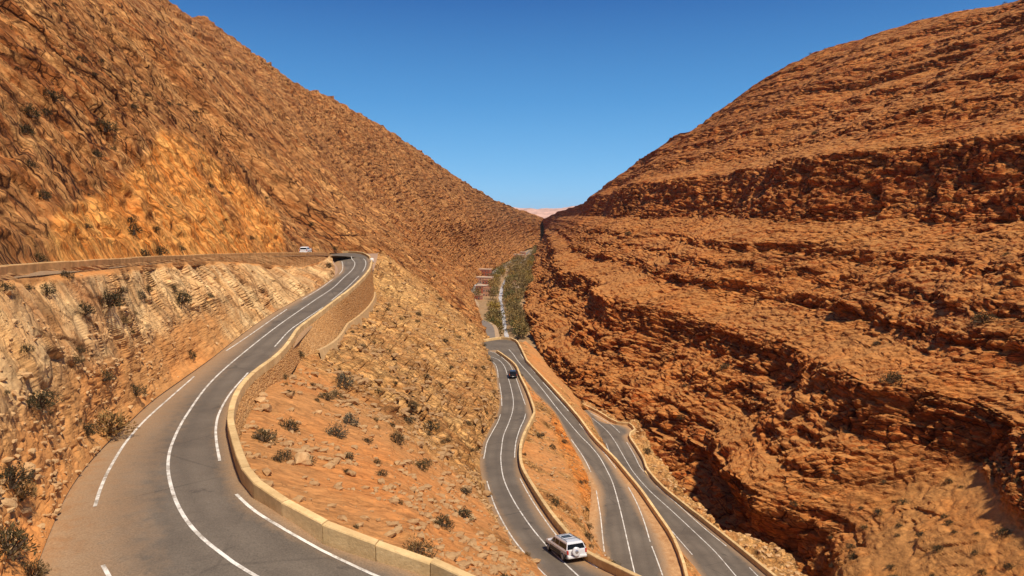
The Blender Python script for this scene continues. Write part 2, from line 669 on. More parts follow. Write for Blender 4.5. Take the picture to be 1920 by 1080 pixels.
def parapet_material():
    t = NT('parapet_paint')
    n = t.noise(1.1, 8, 0.7)
    c = t.mix(t.rng(n, 0.3, 0.66), (0.56, 0.37, 0.16), (0.82, 0.58, 0.28))
    r = t.objrand()
    c = t.mix(1.0, c, t.ramp(r, [(0, (0.84, 0.82, 0.8)), (1, (1.1, 1.1, 1.1))]), 'MULTIPLY')
    c = t.mix(t.rng(t.noise(5.0, 6, 0.7), 0.58, 0.74, 0, 0.6), c, (0.33, 0.20, 0.10))
    t.bump(t.noise(7, 6, 0.7), 0.03)
    return t.out(c, 0.85)


M_parapet = parapet_material()


def masonry_material():
    t = NT('masonry')
    v = t.voro(3.4)
    sep = t.n.new('ShaderNodeSeparateColor')
    t.l.new(v.outputs['Color'], sep.inputs[0])
    c = t.ramp(sep.outputs[0], [(0, (0.46, 0.235, 0.088)), (0.5, (0.55, 0.295, 0.112)), (1, (0.63, 0.36, 0.15))])
    c = t.mix(t.rng(t.noise(0.3, 7, 0.7), 0.42, 0.66, 0, 0.5), c, (0.58, 0.28, 0.085))
    ed = t.voro(3.4, None, 'DISTANCE_TO_EDGE')
    t.bump(t.math('ADD', t.rng(ed.outputs[0], 0, 0.12), t.noise(6, 5, 0.7)), 0.05)
    return t.out(c, 0.92)


M_masonry = masonry_material()
M_plaster = plain('ochre_plaster', (0.50, 0.27, 0.105), 0.95, 0, 0.35, 1.1, 0.2, 0.05)
M_concrete = plain('concrete', (0.55, 0.36, 0.17), 0.9, 0, 0.25, 0.8, 0.2, 0.03)


def foliage_material(name, a, b, tr=0.0):
    t = NT(name)
    n = t.noise(5.0, 3, 0.6)
    c = t.mix(t.rng(n, 0.3, 0.7), a, b)
    c = t.mix(1.0, c, t.ramp(t.objrand(), [(0, (0.7, 0.7, 0.75)), (0.5, (1, 1, 1)), (1, (1.45, 1.3, 1.1))]), 'MULTIPLY')
    return t.out(c, 0.8)


M_shrub = foliage_material('shrub_twigs', (0.040, 0.034, 0.016), (0.105, 0.078, 0.034))
M_shrub_dry = foliage_material('dry_shrub_twigs', (0.13, 0.085, 0.032), (0.26, 0.165, 0.062))
M_shrub_grey = foliage_material('grey_shrub_twigs', (0.05, 0.05, 0.036), (0.12, 0.115, 0.08))
M_tree = foliage_material('tree_leaves', (0.16, 0.115, 0.042), (0.34, 0.24, 0.088))
M_tree_g = foliage_material('green_tree_leaves', (0.085, 0.085, 0.028), (0.18, 0.175, 0.058))
M_tree_y = foliage_material('yellow_tree_leaves', (0.22, 0.15, 0.03), (0.38, 0.26, 0.05))
M_bark = plain('bark', (0.12, 0.08, 0.05), 0.9, 0, 0.3, 4)


def stone_material():
    t = NT('loose_stone')
    c = t.mix(t.rng(t.noise(1.6, 7, 0.7), 0.3, 0.7), (0.38, 0.20, 0.085), (0.64, 0.43, 0.21))
    c = t.mix(1.0, c, t.ramp(t.objrand(), [(0, (0.75, 0.72, 0.7)), (1, (1.2, 1.2, 1.2))]), 'MULTIPLY')
    t.bump(t.noise(4, 8, 0.7), 0.08)
    return t.out(c, 0.95)


M_stone = stone_material()
# ------------------------------------------------------------------ roads: traced stations -> world
def polyz(C):
    """height function of a road: z of the nearest point of its centre line"""
    C = np.asarray(C)
    D = spline(C, step=1.0)

    def zf(px, py, h=0.0, n=8):
        z = D[:, 2].mean()
        for _ in range(n):
            p = at(px, py, z + h)
            k = np.argmin((D[:, 0] - p[0])**2 + (D[:, 1] - p[1])**2)
            z = 0.5 * z + 0.5 * D[k, 2]
        p = at(px, py, z + h)
        p[2] = z
        return p
    zf.line = D
    return zf


CA = [(600, 474.5, -9.8), (617, 475, -10.8), (640, 479, -11.7), (652, 484, -12.3), (660.6, 487, -12.5), (665, 493, -12.8), (658.5, 508, -13.2), (645, 520, -13.4), (624, 540, -13.7),
      (584, 567, -14.1), (521, 612, -14.6), (450, 668, -14.6), (394, 718, -14.4), (350, 778, -14.0), (323, 831, -13.5), (314, 873, -13.1),
      (323, 920, -12.9), (344, 967, -12.8), (379, 1009, -12.9), (427, 1047, -13.1), (474, 1077, -13.4), (560, 1130, -13.9), (700, 1200, -14.6), (840, 1260, -15.2)]
CB = [(905, 664, -41), (919, 668.6, -41), (934.6, 674.6, -40.9), (945.5, 686.7, -40.8), (952.7, 708.3, -40.5), (957.5, 725, -40.2), (962.3, 749, -39.8), (961, 768.5, -39.4),
      (954, 792.6, -38.8), (944.2, 816.7, -38.1), (940.6, 840.7, -37.4), (939, 861, -36.8), (944, 896, -35.6), (960, 933, -34.2), (991, 981.6, -32.2),
      (1025, 1023, -30.6), (1080, 1076, -28.4), (1140, 1130, -26.4), (1190, 1175, -25)]
CC = [(890, 650, -41), (920, 646, -41), (940, 648, -41.1), (955, 656.6, -41.3), (973, 679.4, -41.7), (994.8, 703.5, -42.1), (1018.9, 732.4, -42.7), (1043, 763.7, -43.3),
      (1064.6, 792.6, -43.9), (1088.7, 821.4, -44.3), (1118, 850, -44.7), (1148.8, 906, -45.2), (1162.5, 954, -45.6), (1176, 1012.5, -46), (1188, 1065.8, -46.4), (1205, 1140, -46.9)]
CD = [(985, 705, -58), (1030, 726, -57.7), (1081, 756, -57), (1110.3, 784, -55.8), (1127, 797.4, -55.2), (1146, 814, -54.6), (1158.5, 831, -54.1), (1170.5, 857.6, -53.4), (1186.6, 882, -52.7),
      (1217.5, 919.7, -51.7), (1258.8, 957.5, -50.6), (1306.9, 1002, -49.4), (1341, 1034.8, -48.6), (1379, 1079.5, -47.8), (1450, 1150, -46.8)]
ZA, ZB, ZC, ZD = [polyz([at(*c) for c in L]) for L in (CA, CB, CC, CD)]
PAR_H = 0.75

# stations (left boundary, right boundary); True: the pixel lies on the top of a parapet
A_L = [(596, 475), (617, 476.5), (622, 479), (628, 484), (634, 492), (640, 502), (637, 512), (625, 521), (603, 536), (560, 561), (505, 592), (455, 628), (400, 672), (345, 712), (290, 752),
       (240, 800), (190, 850), (140, 915), (105, 990), (70, 1085), (70, 1200), (100, 1350), (250, 1500), (480, 1600)]
A_OUT = [(697, 488), (692, 505), (667, 532), (627, 563), (587, 593), (560, 613), (544, 636), (519, 664), (469, 702), (443, 737), (432, 782), (438, 812), (446, 840), (454, 862), (466, 885), (483, 903), (500, 915),
         (575, 962), (661, 998), (750, 1029), (828, 1057), (872, 1078), (985, 1128), (1110, 1175)]
A_OUT3 = np.array([ZA(x, y, PAR_H) for x, y in A_OUT])
A_BACK = [(597, 471.2), (618, 470.6), (650, 470.5), (676, 472), (688, 476.5), (694, 481)]
A_BACK3 = np.array([ZA(x, y, PAR_H) for x, y in A_BACK])
A_R3 = np.vstack([A_BACK3, spline(A_OUT3, step=1.0)])


def nearest(P, line):
    P = np.atleast_2d(P)
    out = np.empty(len(P))
    for a in range(0, len(P), 4096):
        q = P[a:a + 4096]
        out[a:a + 4096] = np.sqrt(((q[:, None, :2] - line[None, :, :2])**2).sum(-1).min(1))
    return out


def road_mesh(name, L3, R3, line, shL, shR, nv=24, step=0.6, soft=None):
    """sheet between two matched boundaries; attributes: distance from centre line, distance inside the tarmac edge"""
    n = max(60, int(np.linalg.norm(np.diff(L3 + R3, axis=0) / 2, axis=1).sum() / step))
    n = min(n, 700)
    A = spline(L3, n=n)
    B = spline(R3, n=n)
    k = np.linspace(0, 1, len(shL))
    q = np.linspace(0, 1, n)
    sL = np.interp(q, k, shL)
    sR = np.interp(q, k, shR)
    so = np.interp(q, k, soft) if soft is not None else np.ones(n)
    t = np.linspace(0, 1, nv)
    P = A[:, None] * (1 - t)[None, :, None] + B[:, None] * t[None, :, None]
    w = np.linalg.norm(B - A, axis=1)
    dL = (t[None] * w[:, None] - sL[:, None]) / so[:, None]
    dR = (1 - t)[None] * w[:, None] - sR[:, None]
    de = np.minimum(dL, dR)
    out = (A - B) / (w[:, None] + 1e-9)
    dn = np.array([0, 0, -.3])
    PS = np.concatenate([(A + out * .9 + dn)[:, None], P, (B - out * .3 + dn)[:, None]], 1)     # shoulders dip under the banks
    de = np.concatenate([de[:, :1], de, de[:, -1:]], 1)
    V = PS.reshape(-1, 3)
    dc = nearest(V, line)
    me = mesh_np(name, V, grid_faces(n, nv + 2), M_road, {'dc': dc, 'de': de.ravel()}, True)
    # make sure the sheet faces up
    if face_dir(me) < 0:
        me.flip_normals()
    o = link(bpy.data.objects.new(name, me))
    tag(o, kind='structure')
    return o, P


def bvh_of(o):
    me = o.data
    return BVHTree.FromPolygons([v.co for v in me.vertices], [p.vertices for p in me.polygons])


def on_road(bvh, zf, px, py):
    d = Vector(ray(px, py)).normalized()
    h = bvh.ray_cast(Vector((0, 0, 0)), d)
    if h[0] is not None: return np.array(h[0])
    return zf(px, py)


# --- mountain road (upper leg, hairpin and near bend)
# pair the right boundary with the left one
ra_px = [(597, 473), (615, 472.6), (650, 473), (680, 475.5), (694, 484), (693, 498), (682, 513), (661, 534.5), (627, 563), (587, 594), (545, 636), (519, 664), (469, 702), (443, 737), (432, 782),
         (438, 812), (446, 840), (457, 868), (483, 903), (540, 941), (640, 990), (770, 1036), (872, 1078), (1110, 1175)]
A_L3 = np.array([ZA(x, y) for x, y in A_L])
A_R3s = np.array([ZA(x, y, 0.0 if i < 4 else PAR_H) for i, (x, y) in enumerate(ra_px)])
shL = np.array([.4, .4, .5, .6, .7, .7, .6, .6, .6, .7, .8, .9, 1.0, 1.1, 1.2, 1.4, 1.6, 1.8, 2.0, 2.2, 2.4, 2.5, 2.5, 2.5])
shR = np.array([.5] * 13 + [.6, .7, .8, .9, 1.0, 1.0, .8, .7, .6, .6, .6])
softA = np.array([1] * 12 + [1.2, 1.5, 1.8, 2.1, 2.4, 2.7, 2.9, 3, 3, 3, 3, 3])
road_a, PA = road_mesh('mountain_road', A_L3, A_R3s, ZA.line, shL, shR, 30, 0.45, softA)
bvA = bvh_of(road_a)

# upper leg, running level on the left above the bank
U_TOP = [(-350, 520, -2.0), (-200, 511, -2.3), (-60, 503, -2.5), (0, 498, -2.7), (75, 493, -2.9), (150, 488.5, -3.1), (225, 484, -3.6), (300, 480, -4.2), (350, 478, -4.7), (400, 476, -5.2), (480, 474, -6.2), (560, 472.8, -7.5), (600, 473, -8.8), (616, 474.5, -9.9)]
U_OUT3 = np.array([at(*p) for p in U_TOP]) - np.array([0, 0, 0.42])
U_OUT = spline(U_OUT3, step=2.0)
tg = np.gradient(U_OUT, axis=0)
nrm = np.stack([-tg[:, 1], tg[:, 0], 0 * tg[:, 0]], -1)
nrm /= np.linalg.norm(nrm, axis=1)[:, None]
U_IN = U_OUT + nrm * 6.4
mU = (U_OUT + U_IN) / 2
road_u, PU = road_mesh('mountain_road', U_IN[::4], U_OUT[::4], spline(mU, step=1.0), [.5, .5], [.5, .5], 10, 1.0)
bvU = bvh_of(road_u)


def zroad(L, Zf, par=()):
    return np.array([Zf(x, y, PAR_H if i in par else 0.0) for i, (x, y) in enumerate(L)])


# --- second leg (the one with the silver car), third leg and fourth leg
B_L = [(895, 664), (908, 668), (917, 676), (926, 687), (930, 700), (932, 719), (936, 744), (936, 762), (930, 782), (918, 805), (906, 830), (901, 850), (900, 875), (905, 903), (918, 945), (945, 1000), (985, 1060), (1030, 1115), (1075, 1165)]
B_R = [(905, 656), (932, 656.6), (951.5, 669.8), (967, 684), (975.5, 703.5), (987.6, 727.6), (997, 752), (1002, 771), (997, 783), (988, 801), (980, 819), (975.5, 840), (978.6, 871.6), (1002.7, 914.5), (1032, 957.5), (1066, 998.8), (1093.8, 1029.7), (1169, 1066), (1280, 1118)]
bpar = set(range(1, 19))
B_L3, B_R3 = zroad(B_L, ZB), zroad(B_R, ZB, bpar)
road_b, PB = road_mesh('second_leg_road', B_L3, B_R3, ZB.line, [.5, .5, .6, .6, .6, .5, .5, .4, .4, .4, .4, .5, .6, .6, .7, .8, .9, 1, 1], [.5, .5, .7, .9, 1, 1, 1.3, 1.6, 1.6, 1.1, .8, .7, .8, 1.2, 1.4, 1.4, 1.3, 1.2, 1.2], 22, 0.5)
bvB = bvh_of(road_b)
C_L = [(880, 668), (905, 660), (931.5, 657), (939, 661), (946, 666), (953, 671.5), (966, 685), (976, 700), (1000, 731), (1039, 771), (1059, 806), (1080, 846), (1102, 888), (1111, 925), (1107, 955), (1106, 997), (1120, 1040), (1135, 1085), (1150, 1150)]
C_R = [(880, 640), (905, 637), (930, 632.5), (949, 631.5), (966, 636), (976, 650), (988, 675), (1009, 697), (1043, 733), (1084, 779), (1115, 820), (1154, 859), (1175, 884), (1200, 914), (1231, 958), (1259, 999), (1276, 1037), (1288, 1080), (1296, 1140)]
C_L3, C_R3 = zroad(C_L, ZC), zroad(C_R, ZC, set(range(19)))
road_c, PC = road_mesh('third_leg_road', C_L3, C_R3, ZC.line, [.3] * 9 + [.4, .5, .8, 1.0, 1.4, 2.2, 2.4, 1.6, 1.2, 1.2], [.6, .6, .8, 1.0, .8, .6, .5, .5, .5, .5, .5, .7, 1.2, 1.8, 2.2, 2.6, 2.8, 3, 3], 24, 0.5)
bvC = bvh_of(road_c)
D_L = [(975, 705), (1030, 735), (1077, 757), (1094, 768), (1108, 786), (1110, 795), (1116, 802), (1120, 818), (1124, 838), (1138, 862), (1152, 885), (1176, 917), (1212, 956), (1245, 997), (1283, 1042), (1315, 1087), (1375, 1152)]
D_R = [(1000, 708), (1045, 730), (1087, 753), (1125, 772), (1156, 790), (1180, 792.6), (1191, 804.6), (1180, 813.5), (1193, 836), (1207, 859), (1214, 878), (1240, 908), (1266, 930), (1341, 988), (1410, 1043), (1455, 1080), (1540, 1142)]
D_L3, D_R3 = zroad(D_L, ZD), zroad(D_R, ZD, set(range(2, 17)))
road_d, PD = road_mesh('fourth_leg_road', D_L3, D_R3, ZD.line, [.4] * 8 + [.6, .8, .8, .8, .8, .8, .8, .8, .8], [.4, .4, .6, .9, 1.8, 3.4, 4.2, 2.0, 1.4, 1.0, .8, .7, .7, .8, .8, .8, .8], 22, 0.5)
bvD = bvh_of(road_d)


# ------------------------------------------------------------------ lofted terrain
def adapt(P, n, axis, floor=0.12):
    """re-sample parameter: equal steps in the picture (only the part in view counts), with a floor off frame"""
    X, Y = project(P)
    d = np.hypot(np.diff(X, axis=axis), np.diff(Y, axis=axis))
    inside = (X > -150) & (X < 2070) & (Y > -150) & (Y < 1230)
    i2 = np.take(inside, range(1, inside.shape[axis]), axis) & np.take(inside, range(0, inside.shape[axis] - 1), axis)
    d = np.where(i2, np.minimum(d, 60), 0)
    o = 1 - axis
    num = np.sqrt((d**2).sum(o) / np.maximum(i2.sum(o), 1))
    num = np.where(i2.sum(o) > 0, num, 0)
    num += floor * max(num.mean(), 1e-6)
    c = np.r_[0, np.cumsum(num)]
    return np.interp(np.linspace(0, c[-1], n), c, np.linspace(0, 1, len(c)))


def loft(rails, nu, nv, vs=None, uq=None, smooth_v=False, fl=0.12, pre=(400, 120)):
    """rails: list of (m,3) arrays with matching stations. returns (nu,nv,3), u, v"""
    R = np.stack(rails, 0)                       # k,m,3
    k, m = R.shape[:2]
    vs = np.linspace(0, 1, k) if vs is None else np.asarray(vs, float)

    def ev(u, v):
        ui = u * (m - 1)
        a = np.stack([np.stack([np.interp(ui, np.arange(m), R[j, :, c]) for c in range(3)], -1) for j in range(k)], 0)
        if smooth_v:
            return pchip(v, vs, a.reshape(k, -1)).reshape(len(v), len(u), 3).transpose(1, 0, 2)
        j = np.clip(np.searchsorted(vs, v, side='right') - 1, 0, k - 2)
        t = ((v - vs[j]) / (vs[j + 1] - vs[j]))[:, None, None]
        return (a[j] * (1 - t) + a[j + 1] * t).transpose(1, 0, 2)
    P = ev(np.linspace(0, 1, pre[0]), np.linspace(0, 1, pre[1]))
    u = adapt(P, nu, 0, fl) if uq is None else uq
    v = adapt(P, nv, 1, fl)
    return ev(u, v), u, v


def normals(P):
    du = np.gradient(P, axis=0)
    dv = np.gradient(P, axis=1)
    n = np.cross(du, dv)
    n /= np.linalg.norm(n, axis=-1, keepdims=True) + 1e-9
    return np.where(n[..., 2:3] < 0, -n, n)


TERRAIN = {}


def terrain(name, P, mat, attrs, key, smooth=False):
    nu, nv = P.shape[:2]
    at_ = {k: np.broadcast_to(v, (nu, nv)).ravel() for k, v in attrs.items()}
    me = mesh_np(name, P.reshape(-1, 3), grid_faces(nu, nv), mat, at_, smooth)
    if face_dir(me) < 0:
        me.flip_normals()
    o = link(bpy.data.objects.new(name, me))
    tag(o, kind='structure')
    TERRAIN[key] = P
    return o


def byy(tab, y):
    tab = np.asarray(tab, float)
    tab = tab[np.argsort(tab[:, 1])]
    return np.stack([pchip(y, tab[:, 1], tab[:, 0]), y, pchip(y, tab[:, 1], tab[:, 2])], -1)


# ---- left mountain and the slope below the road, both as functions of the depth y
K_TAB = [(-43, 222, -12.4), (-46, 235, -12.8), (-52, 300, -13), (-61, 380, -13), (-68, 450, -13), (-80, 550, -13), (-80, 700, -13), (-67, 850, -14), (-54, 1000, -14), (-37, 1200, -15), (-8, 1500, -16), (20, 1650, -20), (70, 1850, -28), (130, 2050, -36)]
ub = U_IN.copy()
ub[:, 0] -= 0.3
T1_TAB = [(ub[0, 0] - 1.0, 12, ub[0, 2] + .3)] + [tuple(p) for p in ub[::3] if p[1] < 186] + [(-53, 200, -11), (-51.5, 214, -11.8), (-43, 222, -12.4)] + K_TAB[1:]
RIDGE = [(-150, 12, 92), (-160, 150, 100)]
for px, py, d in [(305, 0, 350), (345, 30, 385), (380, 40, 425), (430, 80, 475), (470, 112, 525), (540, 160, 605), (600, 183, 670), (650, 208, 735), (720, 248, 850), (800, 300, 1000), (870, 347, 1200), (930, 380, 1500), (980, 398, 1800), (1004, 406, 1920), (1035, 420, 2060)]:
    r = ray(px, py)
    RIDGE.append(tuple(r * d / r[1]))
RIDGE.append((140, 2150, -34))
yy = np.r_[np.linspace(14, 60, 40), np.linspace(62, 240, 90), np.geomspace(243, 2050, 120)]
t1_bot = byy(T1_TAB, yy)
t1_top = byy(RIDGE, yy)
cut = sstep(40, 70, yy) * (1 - sstep(170, 215, yy))
t1_c = t1_bot + np.stack([-(13 + 9 * (1 - cut)), 0 * yy, 18 + 0 * yy], -1)
t1_c[:, 2] = t1_bot[:, 2] + 14 + 4 * cut
fary = sstep(240, 460, yy)[:, None]
t1_c = t1_c * (1 - fary) + (t1_bot * .84 + t1_top * .16) * fary
t1_m = t1_c * 0.5 + t1_top * 0.5 + np.stack([4 + 0 * yy, 0 * yy, 5 * sstep(200, 500, yy)], -1) * (1 - .8 * sstep(600, 1000, yy))[:, None]
back = t1_top + np.array([-90, 0, -45])
P1, u1, v1 = loft([t1_bot, t1_c, t1_m, t1_top, back], 720, 480, [0, .16, .52, .95, 1])
y_of_u = np.interp(u1 * (len(yy) - 1), np.arange(len(yy)), yy)


def left_field(Q):
    """rock of the left mountain: slabs whose edges run down and along the slope"""
    a = 0.6 - 1.2 * sstep(120, 440, Q[:, 1])
    s = .78 * Q[:, 0] - .62 * Q[:, 2]
    m = .62 * Q[:, 0] + .78 * Q[:, 2]
    W = np.stack([s, Q[:, 1] - a * s, m], -1)
    far = sstep(180, 600, Q[:, 1])
    w2 = W + 1.2 * np.stack([0 * a, perlin(W / np.array([9, 5, 7]), 31), perlin(W / np.array([8, 5, 7]), 32)], -1)
    r = 3.8 * fbm(W * np.array([1 / 110, 1 / 42, 1 / 60]), 3, 1, ridged=True) * (0.4 + 0.6 * far)
    r += 1.4 * fbm(W * np.array([1 / 36, 1 / 12, 1 / 16]), 4, 9, ridged=True) * (0.6 + 0.8 * far)
    # dip-slope slabs: flat plates that break off along ragged edges facing out of the valley
    for lam, amp, ls, lb, sd in ((6.5, 1.7, 26, 9, 11), (2.8, .95, 11, 4, 12), (1.2, .45, 4.5, 1.7, 13)):
        q = W[:, 1] / lam + 1.5 * fbm(W * np.array([1 / ls, 1 / lb, 1 / lb]), 3, sd + 50)
        k = np.floor(q)
        f = q - k
        r += amp * (.45 + 1.05 * far) * ((f ** 1.3) * (.5 + rnd2(k, np.floor(W[:, 0] / ls + 3.1 * rnd2(k, k * 0, sd)), sd)))
    r += (1.5 + .4 * far) * blocks(w2, np.eye(3), (17, 3.8, 8), 3, .85, 0.32, 0.07)
    r += (.75 + .25 * far) * blocks(w2, np.eye(3), (7.5, 1.6, 4), 5, .9, 0.45, 0.10)
    r += .34 * blocks(W, np.eye(3), (2.6, .75, 2.0), 6, 1.0, 0.45, 0.16)
    r += 0.10 * fbm(W * np.array([.5, 1.1, .9]), 3, 21)
    return r


N_L = np.array([.74, -.06, .67])
Q = P1.reshape(-1, 3)
disp = blur(left_field(Q).reshape(P1.shape[:2]), 1)
softcut = .35 + .65 * sstep(.10, .20, v1[None, :] + .02 * np.sin(P1[..., 1] * .3)) * np.ones_like(P1[..., 1])
softcut = np.where(P1[..., 1] < 222, softcut, 1.0)
cutrock = blur((.9 * blocks(Q, np.eye(3), (4, 5, 3.5), 14, 1.0, .3, .1) + .5 * blocks(Q, np.eye(3), (1.6, 2.2, 1.4), 15, 1.0, .3, .12) + 1.0 * fbm(Q / 11, 3, 16)).reshape(P1.shape[:2]), 1)
disp = disp * softcut + cutrock * (1 - softcut) * 1.3
VV = v1[None, :]
YY = P1[..., 1]
edge = sstep(0.0, 0.02, VV) * (1 - sstep(218, 224, YY)) + sstep(218, 224, YY)
P1 = P1 + (disp * edge)[..., None] * N_L
hU = P1[..., 2] - t1_bot[:, 2][np.clip(np.searchsorted(yy, YY), 0, len(yy) - 1)]
fx, fy = project(P1)
ftop_ = np.interp(fx, [60, 110, 200, 270, 300, 345, 400, 450, 520, 545], [470, 392, 365, 300, 248, 255, 300, 345, 400, 470])
fresh = sstep(-14, 14, fy - ftop_ + 16 * fbm(P1.reshape(-1, 3) / 6, 3, 77).reshape(fx.shape)) * sstep(70, 120, fx) * (1 - sstep(520, 545, fx)) * (YY > 20) * (YY < 220)
terrain('left_mountain', P1, M_left, {'sand': 0.0, 'fresh': fresh}, 'left', True)

# ---- slope between the bend of the road and the second leg, going on into the gorge
EB = [tuple(ZA(x, y, PAR_H) + np.array([0, 0, -.15])) for x, y in A_OUT[-11:]]
EB = [p for p in EB if p[1] < 41]
WB = [at(*p) for p in [(450, 826, -14.3), (472, 770, -15.2), (516, 708, -16.0), (540, 672, -16.4), (602, 661, -17.2), (656, 603, -18.9), (684, 569, -20.0), (697, 548, -20.4)]]
EB += [tuple(p) for p in WB] + [(-39.5, 194, -18.0), (-40.5, 204, -15.2), (-41.5, 213, -13.4)] + K_TAB
bl = spline(B_L3[2:], step=2.0)
EBOT = [tuple(p) for p in bl[::3] if 40 < p[1] < 192]
EBOT = [(EBOT[-1][0] + 2.5, 24, EBOT[-1][2] + 4)] + EBOT + [(-9.5, 226, -41.6), (-13.5, 262, -44), (-17, 300, -46), (-24, 380, -48), (-32, 450, -46), (-52, 550, -40), (-60, 700, -41), (-36, 1000, -43), (-16, 1200, -44), (11, 1500, -45), (50, 1700, -48), (98, 1880, -52), (150, 2050, -58)]
FOOT = [(2, 20, -52), (1, 150, -60), (-4, 226, -64), (-12, 262, -66), (-14, 300, -62), (-16, 321, -60), (-19, 373, -60.5), (-33, 459, -66), (-36, 527, -68.3), (-40, 575, -69.3), (-40, 632, -70), (-38, 689, -70.3), (-33, 789, -71), (-18, 965, -72), (15, 1283, -74), (26, 1455, -75), (46, 1580, -76.5), (86, 1730, -78), (125, 1880, -79), (170, 2060, -80)]
ye = np.r_[np.linspace(26, 200, 150), np.linspace(202, 222, 14)]
keep = y_of_u[y_of_u > 222.5]
e_top0 = np.r_[ye, np.geomspace(226, 2050, 120)]
eT, eB, eF = byy(EB, e_top0), byy(EBOT, e_top0), byy(FOOT, e_top0)
near = 1 - sstep(195, 232, e_top0)
eC = eB + np.stack([-1.8 - 0.05 * e_top0 * 0, 0 * e_top0, 3.2 + 0 * e_top0], -1) * near[:, None] + (eT - eB) * (0.12 * (1 - near))[:, None]
eM = eT * .5 + eC * .5 + np.array([.6, 0, 1.0]) * near[:, None]
# u samples: own ones up to y=222, then exactly those of the mountain above, so the two sheets share their edge
Pn, un, vn = loft([eT, eM, eC, eB, eF], 330, 330, [0, .42, .80, .9, 1.0], pre=(300, 160))
yn = np.interp(un * (len(e_top0) - 1), np.arange(len(e_top0)), e_top0)
yfin = np.r_[yn[yn < 221.5], keep]
uq = np.interp(yfin, e_top0, np.arange(len(e_top0)) / (len(e_top0) - 1))
PE, ue, ve = loft([eT, eM, eC, eB, eF], len(uq), 330, [0, .42, .80, .9, 1.0], uq=uq, pre=(300, 160))
# the first row follows the mountain's lower rail exactly
bot_keep = byy(T1_TAB, keep)
Q = PE.reshape(-1, 3)
Yq = Q[:, 1]
far = sstep(205, 235, Yq)
fl = left_field(Q)
rk = fbm(Q * .035, 4, 40)
rockm = np.clip(sstep(52, 112, Yq + 30 * rk) + 0.8 * sstep(.15, .45, rk) + .12, 0, 1)
tE = np.array([.72, .42, -.55])
tE /= np.linalg.norm(tE)
nE = np.array([.6, -.05, .8])
nE -= tE * nE.dot(tE)
nE /= np.linalg.norm(nE)
AX = np.stack([tE, np.cross(nE, tE), nE])
rub = 1.3 * fbm(Q / 22, 4, 41) + rockm * (1.5 * blocks(Q, AX, (7.5, 2.2, 2.4), 42, 1.2, .2, .12) + .75 * blocks(Q, AX, (2.6, 1.0, 1.2), 43, 1.1, .25, .15) + .3 * blocks(Q, AX, (1.1, .6, .6), 46, 1.0, .25, .2)) \
    + .10 * fbm(Q * .9, 4, 44) + (1 - rockm) * .14 * blocks(Q, np.eye(3), (.9, .9, .7), 45, .6, .1, .2)
d = blur((fl * far + rub * (1 - far)).reshape(PE.shape[:2]), 1)
Vg = ve[None, :]
Yg = PE[..., 1]
near2 = (Yg < 222)
ed = np.where(near2, sstep(0, .035, Vg) * (1 - sstep(.86, .9, Vg)), 1.0)
PE = PE + (d * ed)[..., None] * N_L
iu = np.where(yfin > 222.5)[0]
if len(iu) == len(keep):
    PE[iu, 0] = P1[y_of_u > 222.5, 0]
sandE = ((1 - rockm) * .95).reshape(PE.shape[:2]) * (Yg < 235)
fcut = sstep(.76, .8, Vg) * (1 - sstep(.9, .93, Vg)) * sstep(55, 70, Yg) * (1 - sstep(190, 205, Yg))
slope_o = terrain('hillside', PE, M_slope, {'sand': np.clip(sandE * (1 - fcut), 0, 1), 'fresh': 0.0}, 'slope')
# beyond the spur the slope is mountain rock: second material by face
slope_o.data.materials.append(M_left)
fc = (0.5 * (Yg[:-1, :-1] + Yg[1:, 1:]) + 14 * perlin(np.stack([PE[:-1, :-1, 0], PE[:-1, :-1, 2], PE[:-1, :-1, 1]], -1).reshape(-1, 3) / 18, 3).reshape(Yg.shape[0] - 1, -1) > 232).ravel()
slope_o.data.polygons.foreach_set('material_index', fc.astype(np.int32))
# ---- bank between the upper leg and the road below it
fo_ = U_OUT[::3]
dropf = np.interp(fo_[:, 1], [20, 85, 100, 140, 165, 178], [.35, .35, .8, 2.6, 1.6, .4])
ft = fo_ + np.stack([.35 + .12 * dropf, -.1 + 0 * dropf, -dropf], -1)
ft = np.vstack([ft, [ZA(617.5, 477)]])
fb_px = [(-260, 1500), (20, 1330), (40, 1180), (62, 1085), (97, 990), (132, 915), (182, 850), (233, 800), (285, 752), (340, 712), (396, 672), (452, 628), (503, 592), (558, 561), (602, 536), (628, 514), (617.5, 477.5)]
fb = np.array([ZA(x, y) for x, y in fb_px])
fT, fB = spline(ft, n=160), spline(fb, n=160)
kk = np.linspace(0, 1, 160)
fM = fT * .45 + fB * .55 + np.stack([0 * kk, 0 * kk, 1.2 * (1 - kk)], -1)
fC = fB * .9 + fT * .1 + np.stack([-.2 + 0 * kk, .0 * kk, .9 * sstep(.45, .7, kk) * (1 - sstep(.9, 1, kk))], -1)
PF, uf, vf = loft([fT, fM, fC, fB], 640, 420, [0, .5, .88, 1.0])
Q = PF.reshape(-1, 3)
NF = normals(PF)
tF = np.array([.62, .35, -.55])
tF /= np.linalg.norm(tF)
nF = np.array([.42, -.38, .82])
nF -= tF * nF.dot(tF)
nF /= np.linalg.norm(nF)
AXF = np.stack([tF, np.cross(nF, tF), nF])
QW = Q + .5 * np.stack([perlin(Q / 3, 33), perlin(Q / 3, 34), perlin(Q / 3, 35)], -1)
brk = sstep(-.05, .35, fbm(Q / 10, 3, 69))
df = blur((0.55 * fbm(Q / 16, 4, 60) + .8 * blocks(QW, AXF, (11, 4.2, 6), 61, .7, .2, .07)).reshape(PF.shape[:2]), 5).ravel() + (.2 + .5 * brk) * blocks(QW, AXF, (3.4, 1.5, 3.2), 62, 1.0, .25, .10) \
    + (.05 + .26 * brk) * blocks(Q, AXF, (1.2, .7, 1.4), 63, 1.0, .3, .16) + .05 * fbm(Q * 2, 3, 64)
